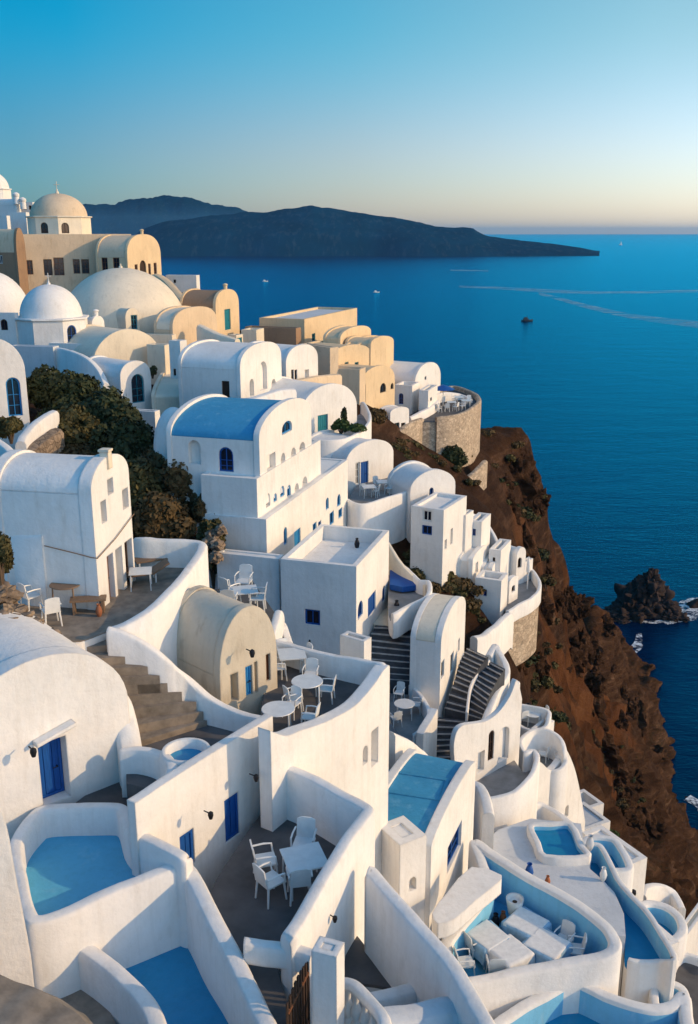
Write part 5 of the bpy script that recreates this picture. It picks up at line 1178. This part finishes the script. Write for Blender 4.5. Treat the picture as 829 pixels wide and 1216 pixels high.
def jar(name, label, c, h, mat, prof=((.10, 0), (.2, .25), (.24, .5), (.16, .8), (.10, .88), (.15, 1.0), (.12, 1.0), (.08, .9), (0, .88))):
    r = thing(name, label, name.replace('_', ' '), c); bm = bmesh.new(); lathe(bm, c, [(a * h, b * h) for a, b in prof], 20); link('body', bm, mat, r)
    bm = bmesh.new(); lathe(bm, Vector(c) + UP * h * .87, [(.085 * h, 0), (0, .01)], 12); link('soil', bm, 'bark', r); return r
jar('urn', 'tall white urn against the back wall of the curved terrace', Wz(610, 1096, zb), .95, 'white', ((.14, 0), (.16, .2), (.24, .6), (.30, .95), (.31, 1.0), (.26, 1.0), (.20, .86), (0, .86)))
jar('flower_pot', 'small clay pot beside the white urn on the curved terrace', Wz(597, 1098, zb), .5, 'clay')
jar('flower_pot', 'dark round pot left of the clay pot on the curved terrace', Wz(588, 1104, zb), .6, 'iron')
# scattered small pots and lamps
POTS = [('dark pot on the annex roof by the parapet', 424, 652, zat(665, 47) , .6, 'iron'), ('dark pot against the white wall right of the annex', 471, 728, -19.0, .7, 'iron'), ('clay pot beside the stairs to the deck', 118, 733, ZD, .4, 'clay'),
        ('blue-grey pot on the sun terrace near the channel', 700, 1010, ZP, .7, 'worn_white'), ('white pot on the edge of the sun terrace over the channel', 716, 1046, ZP, .6, 'white_paint'), ('clay pot on the worn sun terrace', 650, 1052, ZP, .45, 'clay'),
        ('dark pot on the sun terrace behind the curved wall', 628, 1044, ZP, .7, 'blue_wood'), ('dark pot on the front step beside the channel end', 722, 1124, ZP, .5, 'iron')]
for lb, u, v, z, h, m_ in POTS: jar('flower_pot', lb, Wz(u, v, z), h, m_)
def lamp(label, u, v, Y, yaw, s=1.):
    c = W(u, v, Y); n, t = axes(yaw); r = thing('wall_lamp', label, 'lamp', c); r_ = .11 * s
    bm = bmesh.new(); bar(bm, c - n * .12 * s, c + n * .22 * s, .025 * s); link('bracket', bm, 'iron', r)
    bm = bmesh.new(); lathe(bm, c + n * .22 * s - UP * .22 * s, [(r_ * .6, 0), (r_, .16 * s), (r_ * .9, .26 * s), (0, .34 * s)], 12); link('shade', bm, 'iron', r)
lamp('round black lamp high on the shaded wall of the annex', 341, 686, 46.0, -107, 1.21); lamp('round black lamp low on the shaded wall of the annex', 371, 757, 44.7, -107, 1.32)
lamp('small lamp above the blue door of the barrel house', 295, 772, 24.6, -44, 0.72); lamp('small dark lamp between the two blue windows of the long wall', 245, 964, 19.55, -35, 0.61); lamp('small dark lamp high at the right of the long wall', 299, 920, 20.9, -35, 0.61)
lamp('small dark lamp high on the outer courtyard wall', 393, 1087, 17.3, -40, 0.5); lamp('small dark lamp low on the outer courtyard wall', 382, 1116, 16.6, -40, 0.5); lamp('black lamp on the lit rounded corner block', 747, 1055, 37.6, -60, 1.21)
lamp('wire bracket lamp left of the deep blue doorway', 36, 888, 19.95, -49, 0.72)
# pipe on the ledge house
n_, t_ = axes(-11); O_ = W(119, 740, 26)
bm = bmesh.new(); q = Vector((-t_.x, -t_.y, 0)) * .06
tube(bm, [O_ - n_ * 1.5 + UP * 2.28 + q, O_ - n_ * .6 + UP * 2.12 + q, O_ - n_ * .1 + UP * 2.02 + q, O_ + n_ * .1 + UP * 2.0 + q, O_ + n_ * .1 + UP * 2.2 + t_ * 1.2, O_ + n_ * .1 + UP * 2.55 + t_ * 2.6], .016, 6)
tag(link('pipe', bm, 'teak', None, O_), 'thin brown pipe running round the corner of the ledge house', 'pipe')
# wooden gate and baluster railing
g_ = thing('gate', 'dark slatted wooden gate beside the square white pillar', 'gate', Wz(350, 1225, -15.2)); A_g, B_g = Wz(341, 1192, -13.5), W(366, 1141, 15.5)
A_g.z = B_g.z; d_ = Vector((B_g.x - A_g.x, B_g.y - A_g.y, 0)); d_.z = 0
zt_ = B_g.z
bm = bmesh.new(); L_ = 9
for i in range(L_):
    p = Vector((A_g.x, A_g.y, 0)) + d_ * (i / (L_ - 1)); box(bm, (p.x, p.y, zt_ - 1.75), .07, .03, 1.75 + .12 * sin(pi * i / (L_ - 1)), math.atan2(d_.y, d_.x))
link('slats', bm, 'dark_wood', g_)
for k, zz in enumerate((-.25, -1.4)):
    bm = bmesh.new(); bar(bm, Vector((A_g.x, A_g.y, zt_ + zz)), Vector((B_g.x, B_g.y, zt_ + zz)), .035); link('rail', bm, 'brown_wood', g_)
bl = thing('balustrade', 'white baluster railing at the bottom edge right of the gate pillar', 'railing', W(425, 1210, 14.6))
RA = [W(402, 1163, 15.6), W(420, 1166, 15.4), W(440, 1185, 14.9), W(456, 1206, 14.3), W(462, 1240, 13.8)]
bm = bmesh.new(); ribbon(bm, catmull(RA, 6), .24, ('d', .16), False); link('handrail', bm, 'white', bl)
CR = catmull(RA, 6)
for i in range(1, len(CR), 3):
    p = CR[i]; bm = bmesh.new(); lathe(bm, p - UP * .98, [(.09, 0), (.09, .06), (.05, .1), (.11, .3), (.10, .38), (.05, .55), (.05, .68), (.08, .74), (.08, .84)], 12); link('baluster', bm, 'white', bl)
bm = bmesh.new(); ribbon(bm, [Vector((p.x, p.y, p.z - .96)) for p in CR], .3, ('d', 1.0), False); link('kerb', bm, 'white', bl)
# ---- parasols, small furniture at the far terraces
def parasol(label, u, v, z, h, r, mat, open_=True):
    c = Wz(u, v, z); o = thing('parasol', label, 'parasol', c)
    bm = bmesh.new(); bar(bm, c, c + UP * h, .04, 8); link('pole', bm, 'white_paint', o)
    bm = bmesh.new()
    if open_: lathe(bm, c + UP * (h - .45), [(r, 0), (r * .66, .2), (r * .3, .38), (0, .5), (0, .46), (r * .3, .33), (r * .66, .15), (r * .98, -.03)], 8)
    else: lathe(bm, c + UP * (h - 1.2), [(.06, 0), (.16, .15), (.11, .8), (.04, 1.2), (0, 1.22)], 10)
    link('canopy', bm, mat, o)
zbs = zat(492, 101)
parasol('dark blue parasol on the round bastion', 526, 483, zbs, 2.4, 1.3, 'blue_wood')
parasol('folded pale parasol in the cliff-edge cluster', 626, 700, zat(714, 61), 2.4, .2, 'fabric', False)
for i, (u, v, yw) in enumerate([(536, 486, 0), (545, 480, 0), (553, 484, 0), (516, 488, 0)]):
    put(tab, ['table second from the left', 'table third from the left, nearest the back wall', 'table at the right', 'table at the left, by the parasol'][i] + ' on the round bastion', u, v, zbs + .03, yw, 1.1, group='cafe tables on the bastion')
for i, (u, v) in enumerate([(531, 489), (541, 488), (549, 487), (557, 480), (540, 478), (521, 490)]):
    put(chair, 'tiny white cafe chair on the round bastion', u, v, zbs + .03, i * 60, 1.1, group='cafe chairs on the bastion')
zq = zat(593, 63) + .03
for i, (lb, u, v) in enumerate([('left', 438, 590), ('middle', 455, 584), ('right', 474, 577)]): put(tab, lb + ' cafe table on the railed terrace by the open blue door', u, v, zq, 10, 1.0, group='cafe tables by the open blue door')
for i, (u, v) in enumerate([(431, 588), (446, 590), (462, 587), (448, 581), (467, 577), (482, 574)]): put(chair, 'small white cafe chair on the railed terrace by the open blue door', u, v, zq, i * 70, 1.0, group='cafe chairs by the open blue door')
# patio right of the table terrace
terrace('small curved patio below the broad dark stairs with wicker seats', -22.3, [(464, 800, .0), (480, 806, .5), (497, 822, .7), (509, 842, .8), (505, 858, .8), (490, 872, .7), (470, 868, .0), (462, 850, 0)], floor='grey_floor', drop=3, th=.24)
for lb, u, v, yw, s in [('white armchair at the back of the curved patio', 474, 832, 160, 1.0), ('white armchair at the front of the curved patio', 470, 862, 20, 1.0), ('white armchair by the curved wall of the patio', 494, 846, 80, 1.0)]: put(chair, lb, u, v, -22.27, yw, s)
put(rtab, 'round table on the curved patio below the broad stairs', 480, 852, -22.27, 0, 1.0)
ztb = zat(866, 48) + .03
put(chair, 'white chair at the left of the open cliff-edge terrace', 620, 860, ztb, 20, 1.1); put(chair, 'white chair at the right of the open cliff-edge terrace', 643, 858, ztb, 100, 1.1); put(rtab, 'round white table on the open cliff-edge terrace', 632, 860, ztb, 0, .9)
jar('flower_pot', 'dark pot at the back of the open cliff-edge terrace', Wz(626, 853, ztb), .9, 'iron')
ztc = zat(905, 45.5) + .03
put(chair, 'white chair under the blue shutters of the stepped terrace', 645, 903, ztc, 60, 1.0); put(chair, 'grey-white chair at the outer corner of the stepped terrace', 664, 908, ztc, 110, 1.0)
# little huddle of pots and rocks in the tall lit wall
jar('urn', 'pale urn standing in the recess of the tall lit wall', W(637, 945, 44.5), 1.0, 'cream'); jar('urn', 'shorter pale urn beside the other in the recess of the tall lit wall', W(645, 951, 44.5), .8, 'cream')
# loungers by the channel
# ------------------------------------------------------------ boats
def boat(name, label, u, v, L, mat, cab=True, sail=False, yaw=10):
    c = Wz(u, v, SEA); t = Vector((cos(R(yaw)), sin(R(yaw)), 0)); s = Vector((-t.y, t.x, 0)); o = thing(name, label, 'boat', c); bm = bmesh.new()
    st = [(-.5, .12, .12), (-.45, .16, .11), (-.1, .18, .10), (.25, .14, .12), (.5, .01, .18)]; rg = []
    for x, w_, h in st:
        p = c + t * x * L; rg.append([bm.verts.new(p - s * w_ * L + UP * h * L), bm.verts.new(p - s * w_ * .6 * L - UP * .04 * L), bm.verts.new(p + s * w_ * .6 * L - UP * .04 * L), bm.verts.new(p + s * w_ * L + UP * h * L)])
    for A, B in zip(rg, rg[1:]):
        for k in range(4): bm.faces.new((A[k], A[(k + 1) % 4], B[(k + 1) % 4], B[k]))
    bm.faces.new(rg[0]); bm.faces.new(rg[-1][::-1]); link('hull', bm, mat, o)
    if cab:
        bm = bmesh.new(); box(bm, c - t * L * .12 + UP * .09 * L, L * .42, L * .2, L * .16, R(yaw)); box(bm, c - t * L * .15 + UP * .25 * L, L * .25, L * .17, L * .09, R(yaw)); link('cabin', bm, 'rust_hull' if mat == 'rust_hull' else 'white_paint', o)
    bm = bmesh.new(); bar(bm, c + UP * .1 * L, c + UP * (1.2 if sail else .5) * L, .012 * L); link('mast', bm, 'iron', o)
    if sail:
        bm = bmesh.new(); prism(bm, [c + UP * .2 * L, c + t * L * .4 + UP * .2 * L, c + UP * 1.15 * L], s * .02 * L); link('sail', bm, 'fabric', o)
boat('ferry', 'small dark ferry alone on the open sea', 626, 381.5, 15, 'rust_hull')
boat('motor_boat', 'little white motor boat nearest the tan church', 315, 334.5, 13, 'white_paint'); boat('motor_boat', 'little white motor boat in the middle of the bay', 447, 347.5, 12, 'white_paint')
boat('sailing_boat', 'tiny white sailing boat beyond the ochre houses', 446, 405, 3.2, 'white_paint', sail=True); boat('sailing_boat', 'tiny white sailing boat far out near the horizon', 737, 291, 30, 'white_paint', sail=True)

print('SCRUB', cnt)
